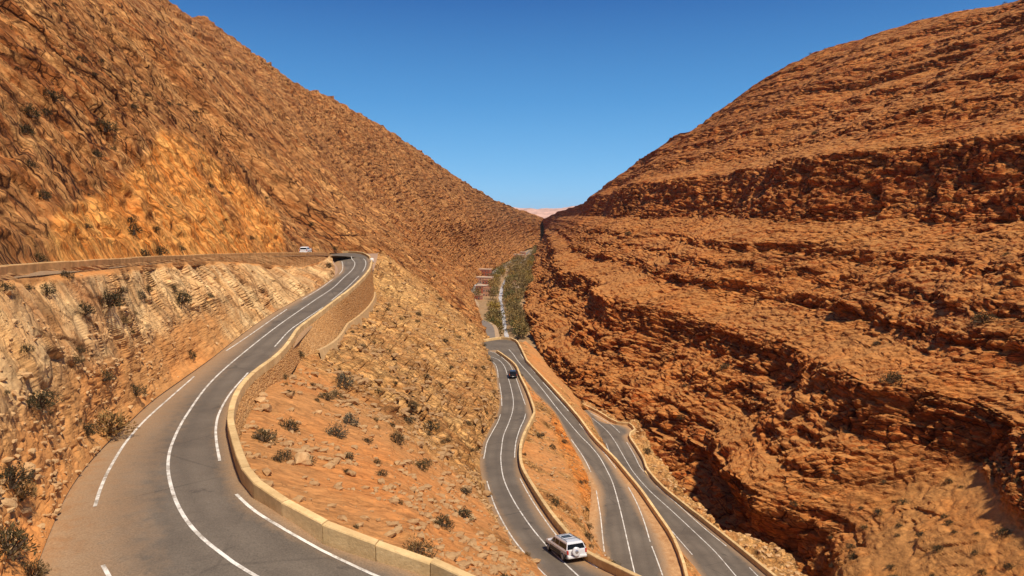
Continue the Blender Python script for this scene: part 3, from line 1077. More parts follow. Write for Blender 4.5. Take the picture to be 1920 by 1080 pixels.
gravel = ((1 - sstep(.30, .44, uf))[:, None] * sstep(.45, .7, vf)[None, :]).ravel()
patch = sstep(.12, .4, fbm(Q / 7, 4, 66))
lo = .35 * fbm(Q / 3, 4, 67) + .12 * blocks(Q, np.eye(3), (.5, .4, .4), 68, .6, .2, .25)
df = df * (1 - .85 * gravel) + lo * (gravel + .3)
edf = sstep(0, .05, vf) * (1 - sstep(.93, .995, vf))
PF = PF + (blur(df.reshape(PF.shape[:2]), 2) * edf[None, :])[..., None] * NF
sF = np.clip(gravel * .85 + .45 * patch * (1 - gravel), 0, .95).reshape(PF.shape[:2])
sF = np.maximum(sF, (1 - sstep(.02, .10, vf))[None, :] * .8)
terrain('road_bank', PF, M_bank, {'sand': sF, 'fresh': 0.0}, 'bank', True)

# ---- island between second and third leg
def patch_loft(key, name, rails, vs, nu, nv, field, sand, mat=M_slope, e0=.06, e1=.94, n=140):
    rs = [spline(r, n=n) for r in rails]
    P, u, v = loft(rs, nu, nv, vs)
    Q = P.reshape(-1, 3)
    N = normals(P)
    d = field(Q).reshape(P.shape[:2]) * (sstep(0, e0, v) * (1 - sstep(e1, 1, v)))[None, :]
    P = P + d[..., None] * N
    s = sand(Q, u, v)
    s = s.reshape(P.shape[:2]) if np.ndim(s) else s
    fr_ = 0.0 if key != 'island' else (sstep(.42, .52, u) * (1 - sstep(.74, .84, u)))[:, None] * sstep(.55, .72, v)[None, :]
    return terrain(name, P, mat, {'sand': s * (1 - fr_), 'fresh': fr_}, key)


def small_rock(Q):
    rk = sstep(-.1, .35, fbm(Q / 9, 3, 70))
    return .5 * fbm(Q / 6, 4, 71) + rk * (.6 * blocks(Q, AX, (2.2, 1.1, 1.1), 72, 1.0, .2, .2) + .25 * blocks(Q, AX, (.9, .6, .6), 73, .8, .2, .2)) + .08 * fbm(Q * 1.5, 3, 74)


def small_sand(Q, u, v):
    return np.clip(.9 - .9 * sstep(-.1, .35, fbm(Q / 9, 3, 70)), 0, .9)


gR = [(932, 656.6), (951.5, 669.8), (967, 684), (975.5, 703.5), (987.6, 727.6), (1002, 771), (988, 801), (975.5, 840), (978.6, 871.6), (1002.7, 914.5), (1032, 957.5), (1066, 998.8), (1093.8, 1029.7), (1135, 1050), (1169, 1066), (1280, 1118)]
gTop = np.array([ZB(x, y, PAR_H) for x, y in gR]) + np.array([.25, .05, -.12])
gC = [(932, 657), (946, 666), (958, 676), (976, 699), (1003, 735), (1039, 771), (1052, 793), (1080, 846), (1094, 870), (1109, 915), (1107, 950), (1106, 985), (1116, 1015), (1130, 1040), (1140, 1065), (1160, 1150)]
gBot = np.array([ZC(x, y) for x, y in gC]) + np.array([-.1, 0, -.03])
gMid = gTop * .35 + gBot * .65 + np.array([.3, 0, .5]) * np.linspace(0, 1, 16)[:, None]
patch_loft('island', 'hillside', [gTop, gMid, gBot], [0, .62, 1], 300, 120, small_rock, small_sand)

# ---- strip between third and fourth leg
hT = [(968, 637), (977, 651), (989, 675), (1009, 697), (1043, 733), (1062, 754), (1084, 779), (1100, 799), (1115, 820), (1135, 840), (1154, 859), (1175, 884), (1200, 914), (1231, 958), (1259, 999), (1276, 1037), (1288, 1080), (1296, 1140)]
hTop = np.array([ZC(x, y, PAR_H) for x, y in hT]) + np.array([.25, .05, -.12])
hM = [(986, 640, -43.5), (1006, 656, -45), (1024, 684, -46.2), (1036, 699, -47), (1056, 731, -48.5), (1073, 749, -50.5)]
hM = [at(*p) for p in hM]
hD = [(1094, 768), (1108, 786), (1113, 797), (1122, 820), (1126, 840), (1140, 862), (1154, 886), (1178, 918), (1214, 957), (1247, 998), (1285, 1043), (1377, 1153)]
hD3 = [ZD(x, y) for x, y in hD]
hBot = np.array([p + np.array([6 + k, 10 + k, -13.5 + k * .6]) for k, p in enumerate(hM)] + hD3)
hMid = np.array(hM + [.5 * a + .5 * b + np.array([.3, 0, .4]) for a, b in zip(hTop[6:], hD3)])
patch_loft('strip', 'hillside', [hTop, hMid, hBot], [0, .5, 1], 260, 110, small_rock, small_sand)

# ---- rim between the fourth leg and the gorge
iP = [(1087, 753), (1125, 772), (1156, 790), (1180, 792.6), (1191, 804.6), (1180, 813.5), (1193, 836), (1207, 859), (1214, 878), (1240, 908), (1266, 930), (1300, 956), (1341, 988), (1375, 1015), (1410, 1043), (1455, 1080), (1540, 1142)]
iTop = np.array([ZD(x, y, PAR_H) for x, y in iP]) + np.array([.25, .05, -.12])
iE = [(1093, 752, -58), (1130, 770, -57), (1162, 788, -56.4), (1190, 791, -56.2), (1204, 806, -56.3), (1211, 820, -56.4), (1222, 845, -56.3), (1246, 872, -55.8), (1260, 890, -55.4), (1266, 907, -54.4), (1290, 930, -53.6), (1313, 953, -52.4), (1358, 993, -51.3), (1419, 1008, -51.4), (1472, 1036, -51), (1510, 1080, -50.6), (1600, 1150, -50)]
iEd = np.array([at(*p) for p in iE])
iFo = iEd + np.array([3.2, 4.0, -24])
iMi = iEd * .75 + iFo * .25 + np.array([1.2, .8, 1.0])


def rim_rock(Q):
    return .5 * fbm(Q / 5, 4, 80) + .9 * blocks(Q, np.eye(3), (2.4, 2.4, 1.6), 81, 1.0, .25, .2) + .35 * blocks(Q, np.eye(3), (.9, .9, .7), 82, .8, .25, .2)


patch_loft('rim', 'hillside', [iTop, iEd, iMi, iFo], [0, .42, .6, 1], 320, 120, rim_rock, lambda Q, u, v: np.broadcast_to((.5 * (1 - sstep(.3, .5, v)))[None, :], (len(u), len(v))).ravel() * (.3 + .7 * (fbm(Q / 4, 3, 5) > 0)), e1=.97)

# ---- right mountain: level beds, cliffs and ledges
R_BASE = [(62, 14, -58), (57, 62, -60), (51, 100, -66), (46, 140, -76), (38, 190, -76), (23, 250, -73), (15.5, 315, -70), (11, 400, -67.5), (9, 495, -68.5), (16, 600, -70), (26, 800, -72), (36, 1100, -73.5), (60, 1500, -76), (100, 1900, -79), (150, 2200, -80)]
R_RIDGE = [(255, 14, 96), (265, 100, 100), (285, 250, 112)]
for px, py, d_ in [(1920, 0, 400), (1880, 10, 420), (1700, 45, 490), (1610, 75, 530), (1500, 112, 580), (1430, 150, 620), (1385, 188, 650), (1368, 206, 662), (1352, 222, 672), (1300, 243, 715), (1262, 258, 758), (1232, 283, 792), (1198, 300, 850), (1186, 314, 866), (1140, 345, 990), (1100, 378, 1150), (1050, 397, 1480), (1018, 414, 1900)]:
    r = ray(px, py)
    R_RIDGE.append(tuple(r * d_ / r[1]))
R_RIDGE.append((150, 2200, -36))
yr = np.r_[np.linspace(20, 200, 90), np.geomspace(203, 2150, 150)]
rb, rr = byy(R_BASE, yr), byy(R_RIDGE, yr)
ZG = np.linspace(-100, 190, 1200)
wgt = np.full(ZG.shape, 1.0)
for a, b, w in [(-90, -61, .22), (-61, -57, 1.3), (-57, -50, .3), (-47.5, -37, .2), (-36.5, -31, 1.7), (-29, -25.5, .25), (-22, -19, .25), (-15, -11.5, .22), (-10, -3, 1.4), (-2, 24, .27), (24.5, 30, 1.6), (35, 43, .2), (43, 48, 1.3), (50, 56, .2), (60, 69, .22), (69, 74, 1.4), (78, 85, .22), (88, 92, .3), (96, 103, .25), (110, 116, .3)]:
    wgt = np.where((ZG >= a) & (ZG < b), w, wgt)
ker = np.exp(-np.linspace(-2, 2, 9)**2)
wgt = np.convolve(np.pad(wgt, 4, mode='edge'), ker / ker.sum(), 'valid')
GI = np.r_[0, np.cumsum((wgt[1:] + wgt[:-1]) / 2 * np.diff(ZG))]


def right_sheet(yv, tv):
    b, t_ = byy(R_BASE, yv), byy(R_RIDGE, yv)
    z = b[:, None, 2] + (t_[:, None, 2] - b[:, None, 2]) * tv[None, :]
    Y = np.broadcast_to(yv[:, None], z.shape)
    q = np.stack([Y / 70, z / 60, 0 * z + .3], -1).reshape(-1, 3)
    wv = (3.2 * fbm(q, 3, 90)).reshape(z.shape) + .012 * (Y - 200) * sstep(300, 120, Y) * 0
    amp = sstep(0, .05, tv)[None] * (1 - sstep(.93, 1, tv))[None]
    zz = z + wv * amp
    zq = ZG[::4]
    qa = np.stack([np.broadcast_to(yv[:, None] / 95, (len(yv), len(zq))), np.broadcast_to(zq[None] / 16, (len(yv), len(zq))), np.full((len(yv), len(zq)), 4.7)], -1).reshape(-1, 3)
    md = sstep(-.42, .22, perlin(qa, 120)).reshape(len(yv), len(zq))
    md = md * np.where(zq[None] > 29, sstep(-.12, .35, perlin(qa * np.array([.62, .55, 1]), 121)).reshape(md.shape), 1.0)
    main = (sstep(-6, -1, zq) * (1 - sstep(24, 28, zq)) + sstep(-50, -47, zq) * (1 - sstep(-36, -31, zq)))[None]
    md = np.maximum(.12 + .88 * md, main * .9)
    md = md * (.45 + .55 * sstep(80, 135, yv))[:, None]
    md = md * (1 - (1 - sstep(125, 150, yv))[:, None] * (1 - sstep(-50, -47, zq))[None])
    ww = 1 + (wgt[::4][None] - 1) * md
    cum = np.concatenate([np.zeros((len(yv), 1)), np.cumsum((ww[:, 1:] + ww[:, :-1]) / 2 * np.diff(zq)[None], 1)], 1)
    f = np.empty_like(z)
    for i_ in range(len(yv)):
        g = np.interp(zz[i_], zq, cum[i_])
        g0, g1 = np.interp(b[i_, 2], zq, cum[i_]), np.interp(t_[i_, 2], zq, cum[i_])
        f[i_] = (g - g0) / (g1 - g0)
    x = b[:, None, 0] + (t_[:, None, 0] - b[:, None, 0]) * f
    return np.stack([x, Y, z], -1), zz


tt = np.linspace(0, 1, 300)
Pp, _ = right_sheet(yr, tt)
ur = adapt(Pp, 860, 0, .05)
vr = adapt(Pp, 640, 1, .05)
yv = np.interp(ur * (len(yr) - 1), np.arange(len(yr)), yr)
PR, ZZ = right_sheet(yv, np.interp(vr, np.linspace(0, 1, 300), tt))
Q = PR.reshape(-1, 3)
zz = ZZ.ravel()
zl = np.interp(zz, ZG, wgt)                     # small = cliff
cl = 1 - sstep(.25, .9, zl)
lowq = 1 - sstep(-30, 10, Q[:, 2])
gul = fbm(np.stack([Q[:, 1] / 46 + .25 * Q[:, 2] / 46, Q[:, 2] / 120, Q[:, 0] / 150], -1), 3, 92, ridged=True)
rough = 1 - .2 * sstep(30, 70, Q[:, 2])
scr = (1 - sstep(112, 150, Q[:, 1] + 22 * fbm(Q / 25, 3, 99))) * (1 - sstep(-49, -44, zz))
big = (4.6 * gul) * (.35 + .65 * lowq) * (.5 + .5 * sstep(150, 500, Q[:, 1]) + .35)
big += 2.6 * fbm(Q / np.array([60, 34, 48]), 3, 93)
bed = np.stack([Q[:, 0], Q[:, 1], zz], -1)
bed = bed + np.stack([perlin(Q / 7, 101), perlin(Q / 7, 102), .5 * perlin(Q / 9, 103)], -1)
d = cl * 2.6 * blocks(bed, np.eye(3), (9, 8, 12), 94, 1.0, .35, .10)
yb = bed[:, 1] + .55 * Q[:, 0] + 1.2 * perlin(Q / 5, 106)
zb_ = zz + 1.5 * perlin(np.stack([Q[:, 1] / 40, Q[:, 0] / 40, zz / 30], -1), 107) + .25 * perlin(Q / 3, 108)
patchy = .45 + .75 * sstep(-.25, .3, fbm(np.stack([Q[:, 1] / 30, zz / 9, Q[:, 0] / 30], -1), 3, 109))
d += (.45 + .75 * cl) * 2.1 * beds(yb, zb_, 3.1, 8.0, 110, .05, .7) * patchy
d += (.60 + .55 * cl) * 1.15 * beds(yb, zb_, 1.25, 3.0, 120, .07, .6) * patchy
d += (.8 + .3 * cl) * .45 * beds(yb, zb_, .55, 1.3, 130, .1, .5) * (1 - .6 * sstep(220, 400, Q[:, 1]))
ycr = bed[:, 1] + .35 * Q[:, 0] + .25 * zz + 2.0 * perlin(Q / 8, 112)
for Lc, dc_, wc in ((17, 2.2, .035), (7.5, 1.3, .06)):
    jc = ycr / Lc
    kc = np.floor(jc)
    cc = np.abs(jc - kc - .25 - .5 * rnd2(kc, np.floor(zz / 14), 113))
    d -= cl * dc_ * (1 - sstep(0, wc, cc)) * (rnd2(kc, np.floor(zz / 14) + 5, 114) > .3)
d += (.35 + .5 * cl) * 1.2 * blocks(bed, np.eye(3), (4.0, 3.8, 2.2), 95, .9, .35, .12) * rough
d += .75 * blocks(bed, np.eye(3), (1.5, 1.5, .9), 96, .9, .4, .18)
d += .45 * fbm(Q / 4, 3, 98, ridged=True)
d = d * (1 - .8 * scr) + big * (1 - .6 * scr)
# undercut added where the wall meets the gorge, so the slot falls into shade
d -= 7.0 * (1 - sstep(-70, -61, Q[:, 2] + 2.5 * perlin(Q / 9, 111))) * sstep(98, 112, Q[:, 1]) * (1 - sstep(190, 240, Q[:, 1]))
NR = np.array([-.90, -.15, .40])
fb_ = sstep(0, .01, vr)[None]
PR = PR + (blur(d.reshape(ZZ.shape), 1) * fb_)[..., None] * NR
ledge = (sstep(1.25, 1.7, zl) * .55 * sstep(-.25, .25, fbm(Q / 22, 3, 104)))
scree = np.maximum(scr * .95, ledge).reshape(ZZ.shape)
top = t_back = PR[:, -1:, :] + np.array([90, 10, -50])
PR = np.concatenate([PR, top], 1)
scree = np.concatenate([scree, scree[:, -1:]], 1)
terrain('right_mountain', PR, M_right, {'sand': scree, 'fresh': 0.0}, 'right')

# ---- valley floor, river, valley road
RIV = [(6, 180, -73), (5, 260, -71.5), (1, 330, -69.5), (-3.9, 405, -68.4), (-5.2, 449, -68.6), (-7.6, 521, -69.4), (-9.7, 575, -69.8), (-9.9, 641, -70.3), (-8.3, 722, -70.8), (-4, 820, -71.6), (8, 1000, -72.8), (34, 1300, -74.5), (44, 1500, -75.5), (68, 1750, -77.5), (85, 2100, -79.5)]
yf = np.r_[np.linspace(60, 300, 60), np.geomspace(303, 2080, 160)]
ff, fr, rv = byy(FOOT, yf), byy(R_BASE, yf), byy(RIV, yf)
mid1 = rv * .7 + ff * .3
mid1[:, 2] = np.minimum(rv[:, 2] + 2.0, ff[:, 2])
mid2 = rv * .5 + fr * .5
mid2[:, 2] = rv[:, 2] + 1.4
ffl = ff + np.array([-6, 0, 1.0])
frl = fr + np.array([5, 0, -1.5])
bk1, bk2 = rv + np.array([-3.0, 0, .35]), rv + np.array([3.0, 0, .35])
bed_ = rv + np.array([0, 0, -.5])
PV, uv_, vv_ = loft([ffl, mid1, bk1, bed_, bk2, mid2, frl], 340, 90, [0, .33, .47, .5, .53, .7, 1])
Q = PV.reshape(-1, 3)
PV = PV + np.stack([0 * Q[:, 0], 0 * Q[:, 0], .5 * fbm(Q / 9, 3, 50)], -1).reshape(PV.shape) * (1 - np.exp(-((vv_ - .5) / .05)**2))[None, :, None]
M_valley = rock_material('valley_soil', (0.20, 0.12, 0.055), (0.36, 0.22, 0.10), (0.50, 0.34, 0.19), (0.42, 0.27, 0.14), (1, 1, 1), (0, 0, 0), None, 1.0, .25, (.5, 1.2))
terrain('valley_floor', PV, M_valley, {'sand': 0.3, 'fresh': 0.0}, 'valley')


def ribbon(name, line, width, mat, parent=None, up=0.0, kind=None, step=None, cross=2, jit=0):
    L = spline(line, step=step) if step else np.asarray(line, float)
    tg = np.gradient(L, axis=0)
    n = np.stack([tg[:, 1], -tg[:, 0], 0 * tg[:, 0]], -1)
    n /= np.linalg.norm(n, axis=1)[:, None] + 1e-9
    w = np.broadcast_to(np.asarray(width, float), (len(L),)) if np.ndim(width) == 0 else np.interp(np.linspace(0, 1, len(L)), np.linspace(0, 1, len(width)), width)
    if jit: w = w * (1 + jit * perlin(L / 7, 3))
    t = np.linspace(-.5, .5, cross)
    P = L[:, None] + n[:, None] * (w[:, None] * t[None])[..., None] + np.array([0, 0, up])
    me = mesh_np(name, P.reshape(-1, 3), grid_faces(len(L), cross, True), mat, None, True)
    if face_dir(me) < 0: me.flip_normals()
    o = link(bpy.data.objects.new(name, me), parent)
    if kind: tag(o, kind=kind)
    return o


tW = NT('river_water')
foam = tW.noise(.5, 7, .7, tW.mapping((1, .25, 1)))
tW.b.inputs['Specular IOR Level'].default_value = .6
M_water = tW.out(tW.mix(tW.rng(foam, .36, .50), (.13, .12, .11), (.56, .53, .51)), .5)
ribbon('river', RIV[1:], [2.4, 2.2, 3.2, 2.6, 2.6, 3.0, 2.4, 2.2, 2.2], M_water, None, .02, 'structure', 4, 3, .5)

VRD = [(917, 640, -56.6), (912, 613, -60.2), (882, 592, -66), (886, 573, -68.3), (880, 560, -69.2), (888, 547, -69.7), (897, 536, -70), (915, 520, -70.8), (945, 500, -71.8), (985, 478, -73.8), (994, 470, -74.6)]
vr3 = spline([at(*p) for p in VRD], step=4)
M_vroad = plain('valley_road_asphalt', (.20, .16, .125), .9, 0, .25, .4)
ribbon('valley_road', vr3, 10.0, plain('road_verge', (.44, .29, .16), .95, 0, .25, .5), None, .75, 'structure', None, 5)
ribbon('valley_road', vr3, 6.0, M_vroad, None, 1.0, 'structure', None, 3)

# ---- ground to the horizon and far hills
me = mesh_np('ground', [(-14000, -3000, -90), (14000, -3000, -90), (14000, 16000, -90), (-14000, 16000, -90)], [(0, 1, 2, 3)], plain('far_ground', (.42, .25, .14), 1, 0, .2, .002))
tag(link(bpy.data.objects.new('ground', me)), kind='structure')
M_hill = plain('hazed_hill_soil', (.60, .36, .27), 1, 0, .35, .004)  # pale pink of distance haze put into the hill colour
for (dist, x0, x1, h0, amp, sd) in [(5200, -3600, 3600, 95, 70, 3), (8200, -5500, 5500, 185, 110, 8)]:
    xs = np.linspace(x0, x1, 260)
    vv = np.linspace(0, 1, 40)
    X, T = np.meshgrid(xs, vv, indexing='ij')
    q = np.stack([X / 700, T * 1.2, 0 * X + sd], -1).reshape(-1, 3)
    H = (h0 + amp * fbm(q, 5, sd)).reshape(X.shape)
    Z = -95 + H * np.sin(np.minimum(T * 1.7, 1.0) * math.pi / 2)
    er = fbm(np.stack([X / 160, T * 3, 0 * X], -1).reshape(-1, 3), 4, sd + 2, ridged=True).reshape(X.shape)
    Z = Z + 22 * er * np.sin(np.minimum(T, 1) * math.pi)
    P = np.stack([X, dist + T * 1500, Z], -1)
    me = mesh_np('far_hills', P.reshape(-1, 3), grid_faces(*X.shape), M_hill)
    if face_dir(me) < 0: me.flip_normals()
    tag(link(bpy.data.objects.new('far_hills', me)), kind='structure')

# ------------------------------------------------------------------ retaining walls
def wall_sheet(parent, name, top, bot, n, nv, mat, rough=.12, seed=1, flip=False):
    a, b = spline(top, n=n), spline(bot, n=n)
    t = np.linspace(0, 1, nv)
    P = a[:, None] * (1 - t)[None, :, None] + b[:, None] * t[None, :, None]
    N = np.cross(np.gradient(P, axis=0), np.gradient(P, axis=1))
    N /= np.linalg.norm(N, axis=-1, keepdims=True) + 1e-9
    if N[..., 0].mean() < 0: N = -N
    Q = P.reshape(-1, 3)
    F1, F2, R, V = worley(Q * np.array([1.9, 1.9, 2.6]), seed)
    d = rough * ((R[:, 0] - .3) - 1.2 * (1 - sstep(0, .2, F2 - F1)))
    P = P + d.reshape(n, nv)[..., None] * N
    me = mesh_np(name, P.reshape(-1, 3), grid_faces(n, nv), mat)
    if face_dir(me, 0) < 0: me.flip_normals()
    return link(bpy.data.objects.new(name, me), parent)


rw = empty('retaining_wall', tuple(WB[0]))
tag(rw, 'tall ochre rubble-stone retaining wall holding up the outside of the winding road', 'wall')
so = spline(A_OUT3, step=.5)
yw = np.linspace(43.5, 179.5, 150)
so_s = so[so[:, 1] < 181]
so_s = so_s[np.argsort(so_s[:, 1])]
tw = np.stack([np.interp(yw, so_s[:, 1], so_s[:, 0]) + .24, yw, np.interp(yw, so_s[:, 1], so_s[:, 2]) + .05], -1)
bw = byy(EB, yw)
bw[:, 0] = np.maximum(bw[:, 0], tw[:, 0] + .4)
bw[:, 2] = np.minimum(bw[:, 2] - .6, tw[:, 2] - .6)
off = np.array(rw.location)
big = yw > 84
wall_sheet(rw, 'stone_face', (tw - off)[::3], (bw - off)[::3], 420, 34, M_masonry, .05, 5)
# concrete footing along the tall part
ftop = bw[big] + np.array([.0, 0, 1.1]) + (tw[big] - bw[big]) * np.array([.08, 0, 0])
fo = ftop + np.array([.4, -.1, 0])
fbt = bw[big] + np.array([.8, -.1, -1.2])
P = np.stack([ftop - off, fo - off, fbt - off], 1)
me = mesh_np('footing', P.reshape(-1, 3), grid_faces(P.shape[0], 3), M_concrete)
if face_dir(me) < 0: me.flip_normals()
link(bpy.data.objects.new('footing', me), rw)

rw2 = empty('retaining_wall', tuple(U_OUT[len(U_OUT) // 2]))
tag(rw2, 'low plastered retaining wall under the upper road along the top of the slab bank', 'wall')
off = np.array(rw2.location)
ftx = spline(ft, n=80)
k_ = np.array([np.argmin(((U_OUT - p)[:, :2]**2).sum(1)) for p in ftx])
utop = U_OUT[k_] + np.array([.24, 0, .02])
wall_sheet(rw2, 'plaster_face', utop - off, ftx + np.array([.05, -.05, -.5]) - off, 300, 8, M_plaster, .05, 9)

# ------------------------------------------------------------------ parapets, built block by block
def parapet(label, line, seg=2.6, h=PAR_H, th=.45, group=None, mat=M_parapet, sink=.5, top=None):
    line = np.asarray(line, float)
    c = resample(spline(line, step=.25), step=seg)
    root = empty('parapet_wall', tuple(c[len(c) // 2]))
    tag(root, label, 'wall', group)
    off = Vector(root.location)
    # mitred cross sections
    tg = np.gradient(c, axis=0)[:, :2]
    tg /= np.linalg.norm(tg, axis=1)[:, None]
    nn = np.stack([tg[:, 1], -tg[:, 0]], -1)
    for i in range(len(c) - 1):
        dz = RNG.normal(0, .016)
        g = .02 / seg
        vs = []
        for (k, f) in ((i, g), (i, 1 - g)):
            p = c[k] * (1 - f) + c[k + 1] * f
            m = nn[k] * (1 - f) + nn[k + 1] * f
            for s, z in ((-.5, -sink), (-.5, h - .05), (-.42, h), (.42, h), (.5, h - .05), (.5, -sink)):
                vs.append((p[0] + m[0] * th * s - off.x, p[1] + m[1] * th * s - off.y, p[2] + z + (dz if z > 0 else 0) - off.z))
        fs = [(0, 5, 4, 3, 2, 1), (6, 7, 8, 9, 10, 11)] + [(k, k + 1, k + 7, k + 6) for k in range(5)]
        me = bpy.data.meshes.new('wall_block')
        me.from_pydata(vs, [], fs)
        me.materials.append(mat)
        bm = bmesh.new()
        bm.from_mesh(me)
        bmesh.ops.recalc_face_normals(bm, faces=bm.faces[:])
        bm.to_mesh(me)
        bm.free()
        if top:
            me.materials.append(top)
            for p_ in me.polygons:
                if p_.normal.z > .6: p_.material_index = 1
        link(bpy.data.objects.new('wall_block', me), root)
    return root


G_PAR = 'low cream parapet walls along the road'
parapet('thick cream parapet of jointed blocks curving round the near bend above the dirt slope', A_OUT3, 2.4, th=.42, group=G_PAR)
parapet('short cream parapet closing the far end of the upper hairpin', A_BACK3, 4.0, group=G_PAR)
parapet('long straight parapet edging the upper road where the white car drives', U_OUT, 4.0, h=.42, group=G_PAR, mat=M_plaster, top=M_parapet)
parapet('cream parapet beside the silver car, running between the second and third legs', [ZB(x, y, PAR_H) for x, y in B_R[1:]], 3.0, group=G_PAR)
parapet('angled parapet round the lower hairpin above the river', [ZC(x, y, PAR_H) for x, y in C_R[1:7]], 4.0, group=G_PAR)
parapet('long cream parapet down the right of the third leg of road', [ZC(x, y, PAR_H) for x, y in [(987.6, 674.6), (1009, 697), (1043, 733), (1084, 779), (1115, 820), (1154, 859), (1175, 884), (1200, 914), (1231, 958), (1259, 999), (1276, 1037), (1288, 1080), (1296, 1140)]], 3.2, group=G_PAR)
parapet('cream parapet on the edge of the gorge above the lay-by of the lowest leg', [ZD(x, y, PAR_H) for x, y in [(1071.8, 745.6), (1098, 759), (1124.8, 772), (1156, 790), (1180, 792.6), (1190.5, 804)]], 3.2, group=G_PAR)
parapet('cream parapet along the rim of the gorge from the lay-by to the picture edge', [ZD(x, y, PAR_H) for x, y in [(1190.0, 804.8), (1180, 813.5), (1193, 836), (1207, 859), (1214, 878), (1240, 908), (1266, 930), (1341, 988), (1410, 1043), (1455, 1080), (1540, 1142)]], 3.2, group=G_PAR)
#__DETAIL__

# ------------------------------------------------------------------ painted lines on the roads (parts of the roads)
def mark(road, bvh, zf, name, px, width=.15, up=.014):
    pts = np.array([on_road(bvh, zf, *p) for p in px])
    L = spline(pts, step=.8) if len(pts) > 2 else resample(pts, step=.8)
    L = np.array([(p[0], p[1], (lambda h: h[0].z if h[0] is not None else p[2])(bvh.ray_cast(Vector((p[0], p[1], p[2] + 2)), Vector((0, 0, -1)), 5))) for p in L])
    return ribbon(name, L, width, M_paint, road, up, None, None, 2)


mark(road_a, bvA, ZA, 'centre_line', [(648, 482.6), (652, 483.4), (657.5, 485.2), (662.5, 488.5), (665.3, 493), (664, 500), (658.5, 508), (645, 520), (624, 540), (584, 567), (521, 611), (450, 667), (394, 718), (350, 778), (323, 831), (315, 873), (323, 920), (344, 967), (379, 1009), (427, 1047), (474, 1077), (560, 1125), (660, 1175)], .16)
for seg in [[(641, 490), (642.7, 496), (641.5, 507), (636, 514)], [(625, 523), (602, 540), (566, 562)], [(538, 580), (500, 606), (424, 658)], [(364, 706), (323, 742), (273, 787), (237, 828), (207, 876), (189, 915), (178, 950)], [(193, 1060), (207, 1085), (240, 1130)]]:
    mark(road_a, bvA, ZA, 'edge_line', seg, .15)
for seg in [[(681.5, 485), (684.5, 488), (686, 494), (684, 502), (680, 509)], [(673, 517.6), (650, 540), (622, 563)], [(606, 576), (575, 597), (545, 618), (515, 650)], [(465, 699), (433, 736), (412, 772), (405, 800), (406, 830), (412, 864)], [(443, 927), (465, 948), (492, 968), (530, 991), (569, 1013), (640, 1050), (710, 1082), (800, 1120)]]:
    mark(road_a, bvA, ZA, 'edge_line', seg, .15)
mark(road_b, bvB, ZB, 'centre_line', [(919, 668.6), (934.6, 674.6), (945.5, 686.7), (952.7, 708.3), (957.5, 725), (962.3, 749), (961.5, 768.5), (954, 792.6), (944.2, 816.7), (940.4, 840.7), (939, 861), (944, 896), (960, 933), (991, 981.6), (1025, 1023), (1080, 1076), (1120, 1112)], .14)
for seg in [[(921, 676), (929, 684), (933, 696), (934, 708)], [(936.5, 718), (940, 742), (941, 761)], [(938.5, 777), (934, 790), (923, 810), (913, 830), (909, 850), (907, 860)], [(913, 902), (929, 950.6), (960, 1007), (1004, 1060), (1030, 1086)]]:
    mark(road_b, bvB, ZB, 'edge_line', seg, .14)
for seg in [[(916.6, 657.8), (928, 662), (936, 667)], [(940, 669), (955, 683), (963, 698), (970, 716), (985, 759)], [(985.5, 776), (983, 786), (975.5, 802), (968, 826), (965.5, 845), (965, 858)], [(975, 897), (986, 918), (1000, 942), (1022, 975), (1042, 1002), (1062, 1023), (1086, 1043), (1121, 1065)]]:
    mark(road_b, bvB, ZB, 'edge_line', seg, .14)
mark(road_c, bvC, ZC, 'centre_line', [(954, 655), (962, 664), (973, 679.4), (994.8, 703.5), (1018.9, 732.4), (1043, 763.7), (1066, 791.5), (1089, 818), (1107, 836), (1124, 857), (1138, 882), (1149, 906), (1162.5, 954), (1176, 1012.5), (1188, 1065.8), (1202, 1120)], .15)
for seg in [[(1071, 824), (1090, 851), (1100, 868), (1108, 885)], [(1118, 920), (1122, 943), (1126, 968), (1133, 1034), (1140, 1075)]]:
    mark(road_c, bvC, ZC, 'edge_line', seg, .15)
for seg in [[(976, 664), (990, 684), (1004, 700)], [(1018, 717), (1042, 744), (1066, 771)], [(1086, 795), (1112, 825), (1136, 853), (1155, 878)], [(1178, 913), (1190, 935), (1200, 957), (1210, 985), (1219, 1016)], [(1222, 1024), (1232, 1050), (1243, 1081), (1255, 1120)]]:
    mark(road_c, bvC, ZC, 'edge_line', seg, .15)
mark(road_d, bvD, ZD, 'centre_line', [(1110.3, 784), (1127, 797.4), (1141, 811), (1154, 829), (1165, 848), (1176, 867), (1189, 887), (1217, 919), (1258.8, 957), (1307, 1002), (1341, 1034.8), (1379, 1079), (1420, 1125)], .14)
for seg in [[(1137, 832), (1143, 848), (1150, 862)], [(1259, 995), (1278, 1017), (1298, 1040)]]:
    mark(road_d, bvD, ZD, 'edge_line', seg, .14)
for seg in [[(1106, 774), (1126, 784), (1146, 796), (1162, 811)], [(1175, 829), (1189, 853), (1200, 875), (1210, 888)], [(1231, 911), (1272, 947), (1320, 990), (1362, 1024)], [(1405, 1064), (1426, 1085), (1460, 1115)]]:
    mark(road_d, bvD, ZD, 'edge_line', seg, .14)

